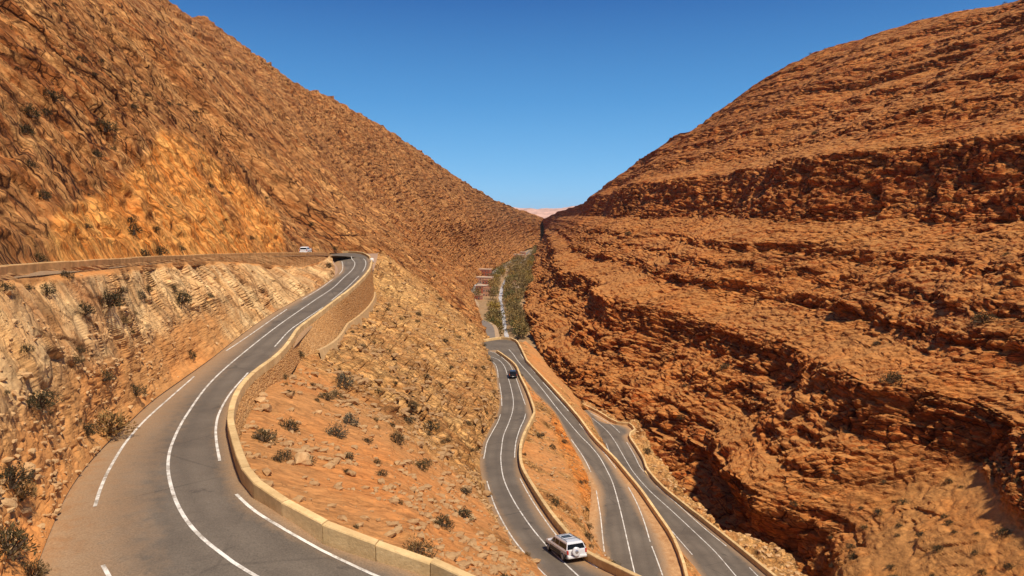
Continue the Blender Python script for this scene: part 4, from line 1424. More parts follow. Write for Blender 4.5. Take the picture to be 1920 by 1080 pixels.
# kerb stone and bollard
o = MB().box((0, 0, .07), (3.6, .55, .14), 0, .03).build('kerb_stone', M_parapet)
p0, p1 = on_road(bvD, ZD, 1209, 884), on_road(bvD, ZD, 1221, 896)
o.location = (p0 + p1) / 2
o.rotation_euler = (0, 0, math.atan2(p1[1] - p0[1], p1[0] - p0[0]))
tag(o, 'pale loose kerb block on the tarmac beside the gorge-rim parapet', 'kerb')
M_white = plain('white_paint', (.78, .72, .64), .6, 0, .1, 3)
bo = empty('bollard', tuple(A_OUT3[0] + np.array([-.2, 1.0, -.1])))
tag(bo, 'stubby white painted bollard where the parapet ends at the upper hairpin', 'bollard')
MB().lathe([(0, .62), (.9, .58), (1.25, .5), (1.4, .25)], 12, 'z').build('post', M_white, bo, True)
MB().lathe([(-.2, .75), (.1, .72)], 12, 'z').build('base', M_parapet, bo)

# ------------------------------------------------------------------ vehicles
M_glass = plain('dark_glass', (.008, .009, .010), .18, 0, 0, 1, .22)
M_tyre = plain('tyre_rubber', (.02, .02, .02), .8)
M_rim = plain('wheel_rim', (.55, .55, .56), .3, .8)
M_black = plain('black_plastic', (.025, .025, .025), .5)
M_silver = plain('silver_paint', (.74, .74, .75), .25, .15, .03, 2)
M_blackpaint = plain('black_paint', (.018, .018, .020), .25, .1)
M_whitepaint = plain('white_car_paint', (.75, .75, .74), .3)
M_redlamp = plain('red_lamp', (.45, .03, .02), .2)
M_lamp = plain('clear_lamp', (.75, .75, .72), .15)
M_plate = plain('plate_white', (.8, .8, .78), .5)


def car(label, paint, loc, rot, L=4.76, W=1.88, H=1.85, spare=True, rack=True, cat='car', name='parked_car', k=1.0, plate=True):
    """off-roader; +x is forward"""
    root = empty(name, loc)
    root.rotation_euler = rot
    root.scale = (k, k, k)
    tag(root, label, cat)
    h0, hb, hw = .36, 1.06, H          # sill, belt line, roof
    xf, xr = L / 2, -L / 2
    # lower body: cross sections along x, slightly tucked in at the sill and rounded at the corners
    def sect(x, w, zb, zt):
        return [(x, -w * .93, zb), (x, -w, zb + .18), (x, -w, zt - .12), (x, -w * .93, zt), (x, w * .93, zt), (x, w, zt - .12), (x, w, zb + .18), (x, w * .93, zb)]
    hw2 = W / 2
    st = [(xr, hw2 * .90, h0 + .14, hb - .04), (xr + .12, hw2 * .98, h0, hb), (xr + .9, hw2, h0 - .04, hb + .01), (0, hw2, h0 - .06, hb), (xf - 1.45, hw2, h0 - .06, hb), (xf - .9, hw2 * .99, h0 - .02, hb + .0), (xf - .28, hw2 * .95, h0, hb - .10), (xf - .05, hw2 * .84, h0 + .06, hb - .22), (xf, hw2 * .78, h0 + .16, hb - .32)]
    bm = bmesh.new()
    rings = [[bm.verts.new(q) for q in sect(*s)] for s in st]
    for a, b in zip(rings[:-1], rings[1:]):
        for i in range(8):
            bm.faces.new([a[i], a[(i + 1) % 8], b[(i + 1) % 8], b[i]])
    bm.faces.new(rings[0])
    bm.faces.new(rings[-1][::-1])
    # cabin shell: roof and pillars as one rounded block narrowing upwards
    cab = [(xr + .10, xr + .30, hw2 * .93, hw2 * .76), (xf - 1.42, xf - 2.15, hw2 * .93, hw2 * .76)]
    xb0, xt0, wb, wt = cab[0]
    xb1, xt1, _, _ = cab[1]
    zc = hb - .03
    lo = [(xb0, -wb), (xb1, -wb), (xb1, wb), (xb0, wb)]
    mid = [(xt0, -wt), (xt1, -wt), (xt1, wt), (xt0, wt)]
    hi = [(xt0 + .12, -wt * .9), (xt1 - .14, -wt * .9), (xt1 - .14, wt * .9), (xt0 + .12, wt * .9)]
    R = [[bm.verts.new((x, y, z)) for x, y in q] for q, z in ((lo, zc), (mid, H - .10), (hi, H))]
    for a, b in zip(R[:-1], R[1:]):
        for i in range(4):
            bm.faces.new([a[i], a[(i + 1) % 4], b[(i + 1) % 4], b[i]])
    bm.faces.new(R[-1])
    bmesh.ops.recalc_face_normals(bm, faces=bm.faces[:])
    me = bpy.data.meshes.new('body')
    bm.to_mesh(me)
    bm.free()
    me.materials.append(paint)
    link(bpy.data.objects.new('body', me), root)

    def lerp3(z, y_s, fx):
        t = (z - zc) / (H - .10 - zc)
        return t
    def pane(name, p00, p10, p11, p01, out):
        """glass quad set 6 mm proud of the shell"""
        o3 = Vector(out) * .008
        b = MB()
        q = [Vector(p) + o3 for p in (p00, p10, p11, p01)]
        b.quad(*q)
        b.quad(*[v - o3 * .5 for v in q[::-1]])
        return b.build(name, M_glass, root)
    def side(x0, x1, x0t, x1t, s):
        za, zb2 = zc + .07, H - .17
        ta, tb = (za - zc) / (H - .10 - zc), (zb2 - zc) / (H - .10 - zc)
        ya, yb = (wb + (wt - wb) * ta) * s, (wb + (wt - wb) * tb) * s
        pane('side_window', (x0, ya, za), (x1, ya, za), (x1t, yb, zb2), (x0t, yb, zb2), (0, s, .15))
    for s in (-1, 1):
        side(xf - 2.50, xf - 1.62, xf - 2.50, xf - 2.15, s)
        side(xf - 3.48, xf - 2.58, xf - 3.48, xf - 2.58, s)
        side(xr + .26, xf - 3.56, xr + .42, xf - 3.56, s)
    def endpane(name, xa, xb, ya, yb, out, lo_, hi_):
        ta, tb = lo_, hi_
        z = lambda t: zc + (H - .10 - zc) * t
        X = lambda t: xa + (xb - xa) * t
        Y = lambda t: ya + (yb - ya) * t
        pane(name, (X(ta), -Y(ta) * .92, z(ta)), (X(ta), Y(ta) * .92, z(ta)), (X(tb), Y(tb) * .92, z(tb)), (X(tb), -Y(tb) * .92, z(tb)), out)
    endpane('windscreen', xb1, xt1, wb, wt, (.7, 0, .7), .08, .95)
    endpane('rear_window', xb0, xt0, wb, wt, (-1, 0, .2), .14, .88)
    wr = .37
    if rack:
        for s in (-1, 1):  # dark panels added so the car's flanks read as shaded
            MB().box((.0, s * (hw2 + .004), .60), (L - 2.75, .03, .34), 0, .01).build('side_shade_panel', M_black, root)
            MB().box((xr + .30, s * (hw2 * .98 + .004), .58), (.50, .03, .30), 0, .01).build('side_shade_panel', M_black, root)
            MB().box((xf - .35, s * (hw2 * .93 + .03), .56), (.34, .06, .28), 0, .01).build('side_shade_panel', M_black, root)
    for x in (xf - .92, xr + 1.0):
        for s in (-1, 1):
            w = MB().lathe([(-.13, wr * .84), (-.11, wr), (.11, wr), (.13, wr * .84)], 20, 'y', (x, s * (hw2 - .11), wr)).build('wheel', M_tyre, root)
            MB().lathe([(-.02, .245), (.015, .23), (.02, .08)] if s > 0 else [(-.02, .08), (-.015, .23), (.02, .245)], 16, 'y', (x, s * (hw2 + .025), wr)).build('rim', M_rim, w)
    MB().box((xr - .02, 0, .50), (.22, W * .90, .22), 0, .05).build('rear_bumper', paint, root)
    MB().box((xf - .02, 0, .48), (.22, W * .84, .22), 0, .05).build('front_bumper', paint, root)
    for s in (-1, 1):
        MB().box((xr + .02, s * hw2 * .86, .92), (.10, .16, .34), 0, .02).build('tail_lamp', M_redlamp, root)
        MB().box((xf - .08, s * hw2 * .66, .80), (.12, .36, .16), 0, .03).build('headlamp', M_lamp, root)
        MB().box((xf - 1.52, s * (hw2 + .10), 1.14), (.12, .22, .16), 0, .04).build('mirror', paint, root)
        MB().box((-.15, s * (hw2 + .02), .34), (1.9, .14, .05), 0, .015).build('side_step', M_black, root)
        for xq in (xf - 2.36, xf - 3.34):
            MB().box((xq, s * (hw2 + .008), hb - .14), (.18, .03, .035)).build('door_handle', M_black if paint is not M_blackpaint else M_rim, root)
        if rack:
            r_ = MB().tube((xt0 + .30, s * wt * .84, H + .06), (xt1 - .30, s * wt * .84, H + .06), .022)
            for xq in (xt0 + .32, (xt0 + xt1) / 2, xt1 - .32): r_.tube((xq, s * wt * .84, H - .01), (xq, s * wt * .84, H + .06), .02)
            r_.build('roof_rail', M_black, root)
    if rack:
        for xq in (xt0 + .95, (xt0 + xt1) / 2 + .15, xt1 - .55):
            MB().tube((xq, -wt * .84, H + .07), (xq, wt * .84, H + .07), .022).build('roof_bar', M_black, root)
        b = MB()
        b.box((xt1 - 1.05, 0, H + .003), (.78, .82, .012))
        b.build('sunroof', M_glass, root)
    if spare:
        s_ = MB().lathe([(xr - .30, .20), (xr - .28, .34), (xr - .25, .38), (xr - .12, .38), (xr - .08, .33)], 20, 'x', (0, .12, .96)).build('spare_wheel', paint, root, False)
        MB().lathe([(xr - .315, .10), (xr - .295, .19)], 14, 'x', (0, .12, .96)).build('wheel_cover', M_rim, s_)
    if plate:
        MB().box((xr - .15, -.45 if spare else 0, .56), (.02, .46, .12)).build('number_plate', M_plate, root)
    return root


def along(zf, bvh, pf, pr, lateral=0.0):
    """position and rotation of a car on a road heading from pixel pr to pixel pf"""
    a, b = on_road(bvh, zf, *pr), on_road(bvh, zf, *pf)
    d = b - a
    yaw = math.atan2(d[1], d[0])
    pitch = -math.atan2(d[2], math.hypot(d[0], d[1]))
    return (a + b) / 2, (0, pitch, yaw), np.linalg.norm(d)


# ground points below the car on its lane: middle of the lane under front and rear axle
pos, rot, dd = along(ZB, bvB, (1028.9, 1028.5), (1058.3, 1056.5))          # the left wheels
pos = pos + np.array([math.sin(rot[2]), -math.cos(rot[2]), 0]) * .88
rot = (rot[0], rot[1], rot[2] + math.radians(5))
car('silver off-road car with spare wheel on its back climbing the second leg', M_silver, tuple(pos + np.array([0, 0, .02])), rot, L=5.5, W=1.95, H=1.66, k=1.0, name='silver_car')
pos, rot, dd = along(ZB, bvB, (959, 700), (963, 714))
car('small black car alone on the far part of the second leg', M_blackpaint, tuple(pos + np.array([0, 0, .02])), rot, L=4.2, W=1.8, H=1.6, spare=False, rack=False, name='black_car', k=1.12)
a_ = U_IN[np.argmin(abs(U_IN[:, 1] - 161))] * .42 + U_OUT[np.argmin(abs(U_OUT[:, 1] - 161))] * .58
car('white car driving along the upper road behind its parapet', M_whitepaint, tuple(a_ + np.array([0, 0, .02])), (0, 0, math.radians(92)), L=4.2, W=1.8, H=1.62, spare=False, rack=False, name='white_car', k=1.05)
k_ = lambda i: vr3[i] + np.array([0, 0, 1.02])
for i, (lab, m, sgn) in enumerate([('tiny white car parked on the valley road just before the red houses', M_whitepaint, 1), ('tiny dark car standing on the valley road beside the red houses', M_blackpaint, -1), ('tiny silver car farther along the valley road past the bend', M_silver, 1)]):
    q = np.argmin(abs(vr3[:, 1] - (560, 640, 672)[i]))
    dv = vr3[q + 1] - vr3[q]
    yaw = math.atan2(dv[1], dv[0])
    n_ = np.array([-math.sin(yaw), math.cos(yaw), 0]) * 1.5 * sgn
    o = MB().box((0, 0, .62), (4.3, 1.75, .75), 0, .12).box((-.2, 0, 1.22), (2.3, 1.55, .55), 0, .15, .8)
    root = empty('distant_car', tuple(k_(q) + n_), yaw)
    tag(root, lab, 'car', 'small cars on the valley road')
    o.build('body', m, root)
    for xx in (-1.35, 1.35):
        for s in (-1, 1):
            MB().lathe([(-.1, .33), (.1, .33)], 10, 'y', (xx, s * .8, .33)).build('wheel', M_tyre, root)

# ------------------------------------------------------------------ houses in the valley
M_redwall = plain('red_plaster', (.40, .115, .062), .9, 0, .2, .6)
M_pinkwall = plain('pink_plaster', (.58, .31, .19), .9, 0, .2, .6)
M_tanwall = plain('tan_plaster', (.55, .36, .22), .9, 0, .2, .6)
M_roofw = plain('pale_roof', (.66, .52, .40), .9, 0, .2, .4)
M_roofr = plain('earth_roof', (.46, .25, .15), .9, 0, .2, .4)
M_window = plain('window_glass', (.03, .03, .035), .15)
M_frame = plain('window_frame', (.6, .5, .42), .6)
M_door = plain('wooden_door', (.16, .08, .04), .7)


def house(label, loc, rz, w, d, h, wall, roof, nw=3, floors=2, group='flat-roofed houses on the valley floor'):
    root = empty('house', loc, rz)
    tag(root, label, 'house', group)
    MB().box((0, 0, h / 2 - 1.5), (w, d, h + 3)).build('wall', wall, root)
    r = MB().box((0, 0, h + .08), (w + .3, d + .3, .16))
    for c, s in (((0, d / 2, h + .45), (w + .3, .25, .6)), ((0, -d / 2, h + .45), (w + .3, .25, .6)), ((w / 2, 0, h + .45), (.25, d - .25, .6)), ((-w / 2, 0, h + .45), (.25, d - .25, .6))):
        r.box(c, s)
    r.build('roof', roof, root)
    fh = h / floors
    for f in range(floors):
        for i in range(nw):
            x = (i + .5) / nw * w - w / 2
            if f == 0 and i == nw // 2:
                MB().box((x, -d / 2 - .03, 1.1), (1.1, .1, 2.2)).build('door', M_door, root)
                continue
            z = f * fh + fh * .55
            fr_ = MB().box((x, -d / 2 - .04, z), (1.25, .12, 1.45)).build('window', M_frame, root)
            MB().box((x, -d / 2 - .09, z), (1.0, .06, 1.2)).build('pane', M_window, fr_)
        for yq in (-.22, .22):
            z = f * fh + fh * .55
            fr_ = MB().box((w / 2 + .04, yq * d, z), (.12, 1.2, 1.4)).build('window', M_frame, root)
            MB().box((w / 2 + .09, yq * d, z), (.06, .95, 1.15)).build('pane', M_window, fr_)
    return root


for lab, (px, py, z), rz, w, d, h, wl_, rf in [
        ('red house with a pale flat roof right beside the valley road', (904, 549, -69.5), -.25, 9, 9, 6.5, M_redwall, M_roofw),
        ('small pink house in front of the red houses, nearest the river', (914, 556, -70), -.2, 6.5, 7, 7, M_pinkwall, M_roofr),
        ('red house behind the pale-roofed one, joined to its back', (914, 541, -70), -.2, 8, 8, 8, M_redwall, M_roofr),
        ('broad pink house above the others with a pale terrace', (909, 531, -69.5), -.3, 16, 9, 6, M_pinkwall, M_roofw),
        ('low red building under the road, downhill of the pale roof', (896, 563, -69.6), -.4, 6.5, 5, 3.6, M_redwall, M_roofr),
        ('red house set back on the slope above the village', (908, 516, -66.5), -.3, 15, 8, 6.5, M_redwall, M_roofw),
        ('pale shed between the trees right of the stream', (964, 546, -69.6), .2, 11, 7, 3.2, M_tanwall, M_roofw),
        ('pale shed on the stream bank among bare trees', (960, 535, -70), .1, 9, 8, 4, M_tanwall, M_roofr),
        ('low white-roofed hut left of the stream, past the village', (950, 513, -71), .1, 12, 7, 3.4, M_tanwall, M_roofw),
        ('long pale hotel with terrace far up the valley', (968, 486, -73.8), -.25, 26, 12, 8, M_pinkwall, M_roofw),
        ('small red annex beside the far hotel', (978, 480, -74), -.2, 13, 10, 7, M_redwall, M_roofw),
        ('pale farm building in the mouth of the valley', (990, 458, -75.5), -.1, 30, 14, 8, M_tanwall, M_roofw)]:
    house(lab, tuple(at(px, py, z)), rz, w, d, h, wl_, rf, 3 if w < 12 else 5, 2 if h > 5 else 1)

# ------------------------------------------------------------------ plants
def leaf_mesh(name, n, shape, size, mat, mat2=None, stems=0, seed=0, up=.35, core=True):
    """blades and twigs spread through a rounded volume. shape(rng) -> point, outward direction"""
    rng = np.random.default_rng(seed)
    V, Fc, mi = [], [], []
    for _ in range(n):
        p, o = shape(rng)
        d = o + rng.normal(0, .55, 3) + np.array([0, 0, up])
        d /= np.linalg.norm(d)
        s = np.cross(d, rng.normal(0, 1, 3))
        s /= np.linalg.norm(s) + 1e-6
        l = size * rng.uniform(.6, 1.5)
        w = l * rng.uniform(.22, .45)
        b = len(V)
        V += [p - s * w * .5, p + s * w * .5, p + d * l * .6 + s * w * .5, p + d * l - s * w * .2]
        Fc.append((b, b + 1, b + 2, b + 3))
        mi.append(0)
    for _ in range(stems):
        p, o = shape(rng)
        q = np.array([rng.normal(0, .05), rng.normal(0, .05), -.12])
        s = np.cross(p - q, rng.normal(0, 1, 3))
        s /= np.linalg.norm(s) + 1e-6
        b = len(V)
        V += [q - s * .03, q + s * .03, p + s * .012, p - s * .012]
        Fc.append((b, b + 1, b + 2, b + 3))
        mi.append(1 if mat2 else 0)
    me = mesh_np(name, np.array(V), np.array(Fc), mat)
    if mat2:
        me.materials.append(mat2)
        me.polygons.foreach_set('material_index', np.array(mi, dtype=np.int32))
    return me


def dome(rx, rz, lump):
    ph = np.random.default_rng(lump).uniform(0, 6.28, 6)

    def f(rng):
        t = rng.uniform(0, 6.283)
        c = rng.uniform(-.15, 1) 
        s = math.sqrt(max(0, 1 - c * c))
        d = np.array([s * math.cos(t), s * math.sin(t), c])
        k = 1 + .22 * math.sin(3 * t + ph[0]) + .16 * math.sin(5 * t + 4 * c + ph[1])
        r = k * rng.uniform(.35, 1.0) ** .5
        return np.array([d[0] * rx * r, d[1] * rx * r, max(d[2], -.1) * rz * r]), d
    return f


SHRUB = [leaf_mesh('shrub', 1000, dome(.46, .56, i), .068, (M_shrub, M_shrub, M_shrub_grey, M_shrub, M_shrub_dry, M_shrub_dry)[i], M_bark, 26, i) for i in range(6)]


def crown(rx, h, lump, z0):
    ph = np.random.default_rng(lump + 50).uniform(0, 6.28, 8)

    def f(rng):
        t, c = rng.uniform(0, 6.283), rng.uniform(-1, 1)
        s = math.sqrt(1 - c * c)
        d = np.array([s * math.cos(t), s * math.sin(t), c])
        k = 1 + .28 * math.sin(2 * t + 3 * c + ph[0]) + .22 * math.sin(5 * t + ph[1]) * math.sin(4 * c + ph[2])
        r = k * rng.uniform(.2, 1) ** .45
        return np.array([d[0] * rx * r, d[1] * rx * r, z0 + h / 2 + d[2] * h / 2 * r]), d
    return f


CROWNS = [leaf_mesh('crown', 380, crown(.36 + .07 * (i % 3), .8, i, .2), .11, (M_tree, M_tree, M_tree_g, M_tree_y, M_tree, M_tree_g)[i], None, 0, 70 + i, .2) for i in range(6)]
tk = MB().tube((0, 0, -.05), (.01, 0, .45), .035, 6, .02)
for a in range(4): tk.tube((.01, 0, .28 + .04 * a), (.16 * math.cos(a * 1.7), .16 * math.sin(a * 1.7), .6), .014, 5, .006)
TRUNK = tk.mesh('trunk', M_bark)

PROJ = {}


def pick(key, px, py):
    """vertex of a terrain sheet seen nearest to a pixel"""
    if key not in PROJ:
        P = TERRAIN[key].reshape(-1, 3)
        PROJ[key] = (P, *project(P))
    P, X, Y = PROJ[key]
    d = (X - px)**2 + (Y - py)**2
    m = np.where(d < max(9, d.min() * 4))[0]
    return P[m[np.argmin(P[m, 1])]].copy()


def shrub(p, size, kind, label, group, cat='shrub', sq=1.0):
    o = link(bpy.data.objects.new('shrub', SHRUB[kind]))
    o.location = (p[0], p[1], p[2] - .04)
    o.rotation_euler = (RNG.normal(0, .08), RNG.normal(0, .08), RNG.uniform(0, 6.28))
    o.scale = (size * RNG.uniform(.9, 1.15), size * RNG.uniform(.9, 1.15), size * sq * RNG.uniform(.7, .95))
    return tag(o, label, cat, group)


def size_of(p, wpx):
    return wpx * p[1] / FPX


# named ones, traced: key, px, py(base), width px, kind, label
for key, px, py, w, kd, lab in [
        ('bank', 340, 562, 44, 0, 'broad dark bush highest on the slab bank, below the plastered wall'),
        ('bank', 203, 568, 60, 0, 'wide flat dark bush between two bare pale slabs'),
        ('bank', 160, 585, 40, 1, 'round dark bush just left of the wide flat bush'),
        ('bank', 88, 547, 34, 1, 'rounded bush on the bare earth strip under the upper road'),
        ('bank', 228, 546, 26, 3, 'upright bush growing by the joint of the pale slab'),
        ('bank', 265, 556, 26, 2, 'grey bush right of the upright one on the slab'),
        ('bank', 124, 516, 28, 0, 'bush close under the parapet of the upper road'),
        ('bank', 8, 540, 34, 1, 'dark bush at the left edge of the bank below the parapet'),
        ('bank', 197, 712, 36, 1, 'low bush alone on the large smooth slab'),
        ('bank', 253, 735, 44, 0, 'dark bush on the slab just above the roadside scrub'),
        ('bank', 75, 760, 70, 0, 'long dark bush lying in a crack of the slabs'),
        ('bank', 200, 806, 90, 5, 'long ragged scrub at the foot of the slabs by the road edge'),
        ('bank', 165, 812, 46, 0, 'dark end of the scrub beside the gravel shoulder'),
        ('bank', 143, 676, 34, 1, 'low bush half way up the bank on broken slabs'),
        ('bank', 50, 655, 30, 3, 'small bush on loose rubble left of the slabs'),
        ('bank', 233, 602, 26, 4, 'straw-coloured bush below the wide flat bush'),
        ('bank', 360, 668, 24, 1, 'bush at the foot of the bank near the painted edge line'),
        ('bank', 20, 905, 80, 0, 'big bush on the gravel at the left edge, the upper of two'),
        ('bank', 12, 1030, 95, 0, 'big green-brown bush on the gravel at the left edge, the lower of two'),
        ('bank', 60, 1078, 70, 5, 'straw-coloured bush at the bottom left corner'),
        ('bank', 40, 930, 60, 5, 'dry pale bush leaning against the upper gravel bush'),
        ('bank', 615, 497, 14, 0, 'dark bush at the tip of the bank inside the upper hairpin'),
        ('slope', 648, 726, 38, 2, 'tall grey-green bush on the red earth, the largest below the footing'),
        ('slope', 632, 815, 44, 2, 'grey-green bush, the bigger of a touching pair on red earth'),
        ('slope', 657, 793, 32, 2, 'grey-green bush, the smaller upper one of the touching pair'),
        ('slope', 543, 806, 44, 3, 'brown bush on red earth near the bend of the parapet'),
        ('slope', 494, 826, 48, 0, 'wide low bush closest to the inside of the parapet bend'),
        ('slope', 536, 858, 38, 3, 'brown bush beside a pale boulder below the bend'),
        ('slope', 578, 868, 34, 3, 'brown bush touching the pale boulder on its right'),
        ('slope', 530, 708, 24, 3, 'bush at the foot of the stone retaining wall'),
        ('slope', 612, 746, 32, 3, 'brown bush left of the tall grey-green one'),
        ('slope', 789, 876, 34, 0, 'round dark bush alone in the middle of the yellow slope'),
        ('slope', 832, 985, 52, 0, 'big dark bush low on the slope above the second leg'),
        ('slope', 783, 1040, 62, 4, 'large straw-coloured bush behind the parapet at the bottom'),
        ('slope', 866, 966, 40, 1, 'dark bush just right of the big dark bush'),
        ('slope', 803, 806, 40, 1, 'long dark bush in a gully of the yellow slope'),
        ('slope', 770, 765, 26, 0, 'dark bush in the upper part of the gully'),
        ('slope', 576, 652, 26, 1, 'bush in the corner where the footing begins'),
        ('slope', 655, 860, 26, 3, 'faded bush among pale rubble on the slope'),
        ('slope', 690, 830, 22, 1, 'small round bush between rubble and red earth'),
        ('slope', 715, 890, 26, 3, 'brown bush right of the two pale blocks'),
        ('slope', 708, 868, 20, 3, 'small brown bush above the one right of the pale blocks'),
        ('island', 1040, 943, 22, 1, 'bush low on the island between the second and third legs'),
        ('island', 1037, 838, 17, 1, 'roundest dark bush on the island of earth between the legs'),
        ('island', 1012, 816, 13, 0, 'dark bush on the island close to the kink of the parapet'),
        ('slope', 1060, 1078, 40, 4, 'straw tuft at the bottom edge in front of the silver car'),
        ('rim', 1212, 845, 18, 3, 'bush on the sandy rim right of the lay-by'),
        ('right', 1845, 600, 40, 0, 'solitary dark tree-like bush high on the right mountain'),
        ('right', 1672, 715, 40, 0, 'dark bush in the cleft at the end of the sandy ledge'),
        ('right', 1358, 688, 20, 0, 'dark bush in a crack on the shoulder of the right cliff'),
        ('right', 1177, 440, 14, 0, 'dark bush in a niche high on the far right slope'),
        ('right', 1477, 718, 14, 0, 'dark bush in the crack of the lower cliff band'),
        ('right', 1525, 250, 14, 0, 'dark bush above the main cliff near the skyline'),
        ('right', 1645, 373, 14, 0, 'dark bush in the face of the main cliff'),
        ('right', 1278, 785, 18, 0, 'dark bush on the buttress above the lay-by'),
        ('left', 245, 415, 22, 0, 'dark bush on the orange cut above the upper road'),
        ('left', 200, 245, 44, 0, 'largest bush on the slope above the orange cut'),
        ('left', 100, 185, 38, 1, 'long dark bush high on the left mountain'),
        ('left', 55, 215, 38, 1, 'dark bush on a ledge at the upper left'),
        ('left', 270, 477, 24, 0, 'dark bush by the upper road, first of a roadside row'),
        ('left', 300, 475, 34, 0, 'long low bush by the upper road, end of a roadside row'),
        ('left', 75, 488, 30, 1, 'dark bush behind the parapet at the far left')]:
    p = pick(key, px, py)
    shrub(p, size_of(p, w) * 1.0, kd, lab, 'single bushes on the slopes', sq=1.0 if kd != 2 else 1.3)


WANT = []


def scatter(key, n, ok, smin, smax, kinds, label, group, seed, mind=1.0):
    """more of them at random spots where ok(P, X, Y) holds; density even in the picture"""
    P = TERRAIN[key]
    nu, nv = P.shape[:2]
    rng = np.random.default_rng(seed)
    X, Y = project(P)
    m = ok(P, X, Y) & (X > -20) & (X < 1940) & (Y > -20) & (Y < 1100)
    # world area of every cell
    a = np.linalg.norm(np.cross(P[1:, :-1] - P[:-1, :-1], P[:-1, 1:] - P[:-1, :-1]), axis=-1) * m[:-1, :-1]
    a = a / (P[:-1, :-1, 1] ** 1.1)
    c = np.cumsum(a.ravel())
    idx = np.searchsorted(c, rng.uniform(0, c[-1], n * 3))
    pts, out = P[:-1, :-1].reshape(-1, 3)[idx], []
    for p in pts:
        if len(out) >= n: break
        if all((p[0] - q[0])**2 + (p[1] - q[1])**2 > mind * mind for q in out): out.append(p)
    for p in out:
        s = smin + (smax - smin) * rng.uniform(0, 1) ** 2.2
        WANT.append((s / p[1], p, s, kinds[rng.integers(len(kinds))], label, group, rng.uniform(.8, 1.1)))


scatter('slope', 150, lambda P, X, Y: (P[..., 1] > 62) & (P[..., 1] < 225) & (X > 520) & (X < 930), .6, 2.0, [0, 1, 3, 3, 4], 'small dark bush dotted on the rubble slope above the second leg', 'small bushes on the rubble slope', 21, 2.0)
scatter('slope', 14, lambda P, X, Y: (P[..., 1] > 26) & (P[..., 1] < 60) & (X > 480), .25, .8, [3, 4, 0, 1], 'little bush on the red earth inside the near bend', 'little bushes on the red earth', 22, 1.5)
scatter('bank', 26, lambda P, X, Y: (P[..., 1] > 25) & (Y < 860), .35, 1.1, [0, 1, 3, 4], 'small bush in the joints of the slab bank', 'small bushes on the slab bank', 23, 1.5)
scatter('left', 110, lambda P, X, Y: (P[..., 1] < 260) & (Y < 470), .6, 2.3, [0, 1, 0, 3], 'dark bush on the rocky left mountainside', 'bushes on the left mountainside', 24, 4)
scatter('right', 44, lambda P, X, Y: (P[..., 1] < 170) & (Y > 840) & (X > 1480), .9, 2.2, [0, 1, 3], 'dark bush on the sandy scree at the lower right', 'bushes on the sandy scree', 25, 3)
scatter('right', 60, lambda P, X, Y: (Y < 840) & (P[..., 1] < 600), 1.0, 2.6, [0, 1, 3], 'dark bush on the ledges of the right mountain', 'bushes on the right mountain', 26, 5)
scatter('island', 34, lambda P, X, Y: P[..., 0] > -50, .5, 1.5, [0, 1, 3], 'small bush on the island of earth between the second and third legs', 'small bushes on the island', 27, 1.4)
scatter('strip', 18, lambda P, X, Y: P[..., 0] > -50, .4, 1.2, [0, 1, 3, 4], 'small bush on the strip between the third and fourth legs', 'small bushes on the strip', 28, 1.4)
scatter('rim', 16, lambda P, X, Y: P[..., 2] > -57, .35, 1.0, [3, 4, 1], 'small dry bush on the rim of the gorge', 'small bushes on the gorge rim', 29, 1.2)

MARKS = [('the black car', 960, 707), ('the silver car', 1058, 1030), ('the footing corner', 602, 660), ('the tip of the stone wall', 697, 545), ('the tall grey-green bush', 648, 710), ('the round lone bush', 789, 860),
         ('the two pale blocks', 645, 900), ('the gully bushes', 800, 780), ('the lower hairpin', 940, 640), ('the near bend of the parapet', 440, 800), ('the parapet kink on the second leg', 1002, 771),
         ('the lay-by', 1175, 805), ('the upper hairpin', 665, 490), ('the white car', 570, 470), ('the orange cut', 340, 330), ('the wide flat bush', 203, 556), ('the scrub at the road edge', 200, 795),
         ('the large smooth slab', 170, 660), ('the left skyline', 430, 80), ('the upper left corner', 60, 60), ('the sandy ledge', 1620, 660), ('the main cliff', 1600, 340), ('the lower cliff band', 1600, 790),
         ('the lone tree-like bush', 1845, 585), ('the right skyline', 1450, 140), ('the dark gorge slot', 1370, 985), ('the bottom right corner', 1880, 1050), ('the buttress above the lay-by', 1250, 700), ('the far right slope', 1100, 470),
         ('the cleft bush', 1672, 690), ('the orange soil face', 1100, 950), ('the bottom of the third leg', 1180, 1050), ('the kerb block', 1215, 890), ('the big dark bush', 832, 965), ('the yellow rock knob', 900, 760), ('the middle of the rubble', 780, 640)]
LOOK = {0: 'dark', 1: 'dark-brown', 2: 'grey-green', 3: 'brown', 4: 'straw-coloured', 5: 'dry ragged'}


def where(p, marks):
    X, Y = project(np.asarray(p)[None])
    X, Y = X[0], Y[0]
    n_, mx, my = min(marks, key=lambda m: (m[1] - X)**2 + (m[2] - Y)**2)
    dx, dy = X - mx, Y - my
    r = math.hypot(dx, dy)
    if r < 22: return 'close beside ' + n_
    v = 'above' if dy < 0 else 'below'
    h = 'left of' if dx < 0 else 'right of'
    ax, ay = abs(dx), abs(dy)
    w = v if ay > 2.2 * ax else h if ax > 2.2 * ay else v + ' and ' + h
    return ('just ' if r < 55 else '' if r < 110 else 'well ') + w + ' ' + n_


def sizeword(s, lo, hi):
    t = (s - lo) / (hi - lo)
    return 'tiny' if t < .15 else 'small' if t < .4 else 'middling' if t < .7 else 'large'


